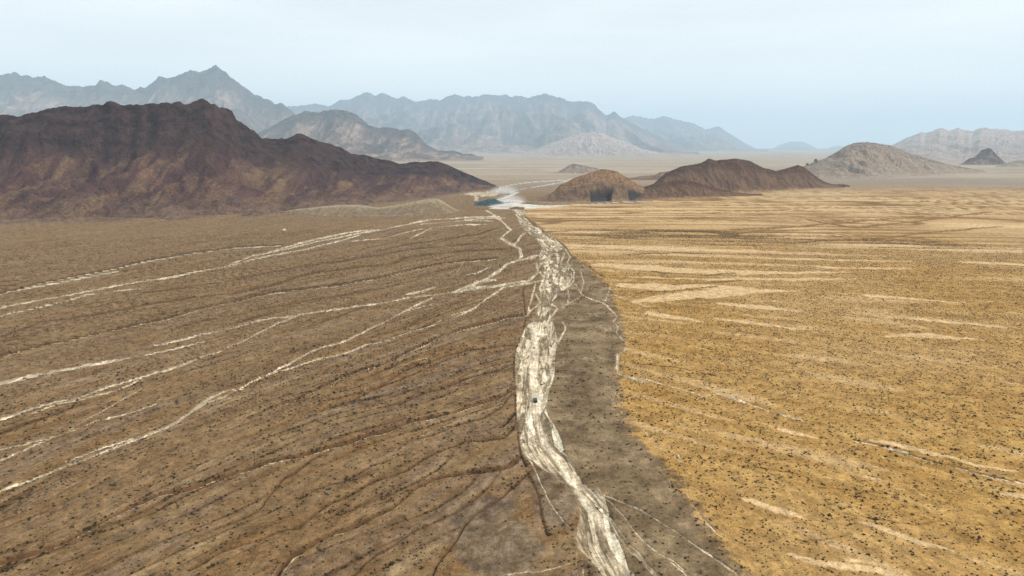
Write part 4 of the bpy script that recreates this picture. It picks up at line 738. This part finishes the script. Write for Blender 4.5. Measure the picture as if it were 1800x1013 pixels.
# ================================================================== LOOSE ROCKS
def boulder(px, py, size, col, label, seed, z=None, Y=None, tall=1.0):
    r = np.random.default_rng(seed); bm = __import__('bmesh').new(); __import__('bmesh').ops.create_icosphere(bm, subdivisions=3, radius=1)
    for v in bm.verts:
        p = np.array(v.co); k = 1 + .35 * float(pn(p[0] * 1.4 + seed, p[1] * 1.4 + p[2], seed)) + .12 * float(pn(p[0] * 4, p[1] * 4 + p[2] * 3, seed + 1)); v.co = Vector(p * k); v.co.z = max(v.co.z, -.3) * tall
    me = bpy.data.meshes.new('boulder'); bm.to_mesh(me); bm.free()
    if Y is None: x, y = map(float, gnd(px, py)); zz = float(ground_z(x, y)[0])
    else: dx, dy, dz = ray(px, py); k = Y / dy; x, y, zz = float(dx * k), Y, float(CAM_H + dz * k)
    o = link('boulder', me, plain('boulder_rock', col, .9, .1, 0, .3, 1.0), loc=(x, y, zz), label=label, category='rock'); o.scale = (size, size * .8, size * .8); return o
boulder(500, 404.5, 3.2, (.62, .55, .42), 'single pale boulder on the brown plain below the tan mound', 3)
boulder(1487, 328, 11, (.05, .04, .035), 'dark boulder beside the right foot of the long dark hill', 5, tall=.6)
boulder(1434, 283.6, 8, (.10, .085, .075), 'standing rock on the left shoulder of the dome hill', 7, Y=3195., tall=1.7)
boulder(1419, 289.5, 6, (.11, .09, .08), 'lower standing rock on the left foot of the dome hill', 9, Y=3195., tall=1.5)

# ================================================================== AIR
def volume(name, density, color, aniso=0.0, nz=None):
    m = bpy.data.materials.new(name); m.use_nodes = True; nt = m.node_tree; nt.nodes.clear()
    v = nt.nodes.new('ShaderNodeVolumePrincipled'); v.inputs['Color'].default_value = (*color, 1); v.inputs['Density'].default_value = density; v.inputs['Anisotropy'].default_value = aniso
    v.inputs['Density Attribute'].default_value = ''; v.inputs['Temperature Attribute'].default_value = ''
    o = nt.nodes.new('ShaderNodeOutputMaterial'); nt.links.new(v.outputs[0], o.inputs['Volume']); return m
HAZE_D = 5.0e-5
MB().box(-42000, 42000, -42000, 42000, -12, 1900).build('haze', volume('haze', HAZE_D, (.62, .83, 1.0)), None, kind='stuff')
def dust_mat(d):
    m = volume('dust', d, (.95, .94, .92)); nt = m.node_tree; v = [n for n in nt.nodes if n.type == 'PRINCIPLED_VOLUME'][0]
    tcd = nt.nodes.new('ShaderNodeTexCoord'); ln = nt.nodes.new('ShaderNodeVectorMath'); ln.operation = 'LENGTH'; nt.links.new(tcd.outputs['Object'], ln.inputs[0])
    mr = nt.nodes.new('ShaderNodeMapRange'); mr.interpolation_type = 'SMOOTHSTEP'; nt.links.new(ln.outputs['Value'], mr.inputs['Value'])
    for k_, q_ in zip(('From Min', 'From Max', 'To Min', 'To Max'), (.05, .85, d, 0)): mr.inputs[k_].default_value = q_
    nt.links.new(mr.outputs['Result'], v.inputs['Density']); return m
def dust(px0, px1, py, hgt_, dens_, seed, depth=60):
    x0, y0 = map(float, gnd(px0, py)); x1, _ = map(float, gnd(px1, py)); bm = __import__('bmesh').new(); __import__('bmesh').ops.create_icosphere(bm, subdivisions=4, radius=1)
    for v in bm.verts:
        p = v.co; k = 1 + .45 * float(pn(p.x * 2 + seed, p.y * 2 + p.z, seed)); v.co = p * k; v.co.z = max(v.co.z, -.05)
    me = bpy.data.meshes.new('dust_cloud'); bm.to_mesh(me); bm.free(); o = link('dust_cloud', me, dust_mat(dens_), loc=((x0 + x1) / 2, y0, .5), kind='stuff'); o.scale = ((x1 - x0) / 2, depth, hgt_)
dust(855, 940, 356, 26, .022, 3, 70); dust(850, 925, 340, 32, .018, 8, 90); dust(845, 925, 364, 10, .03, 12, 40)
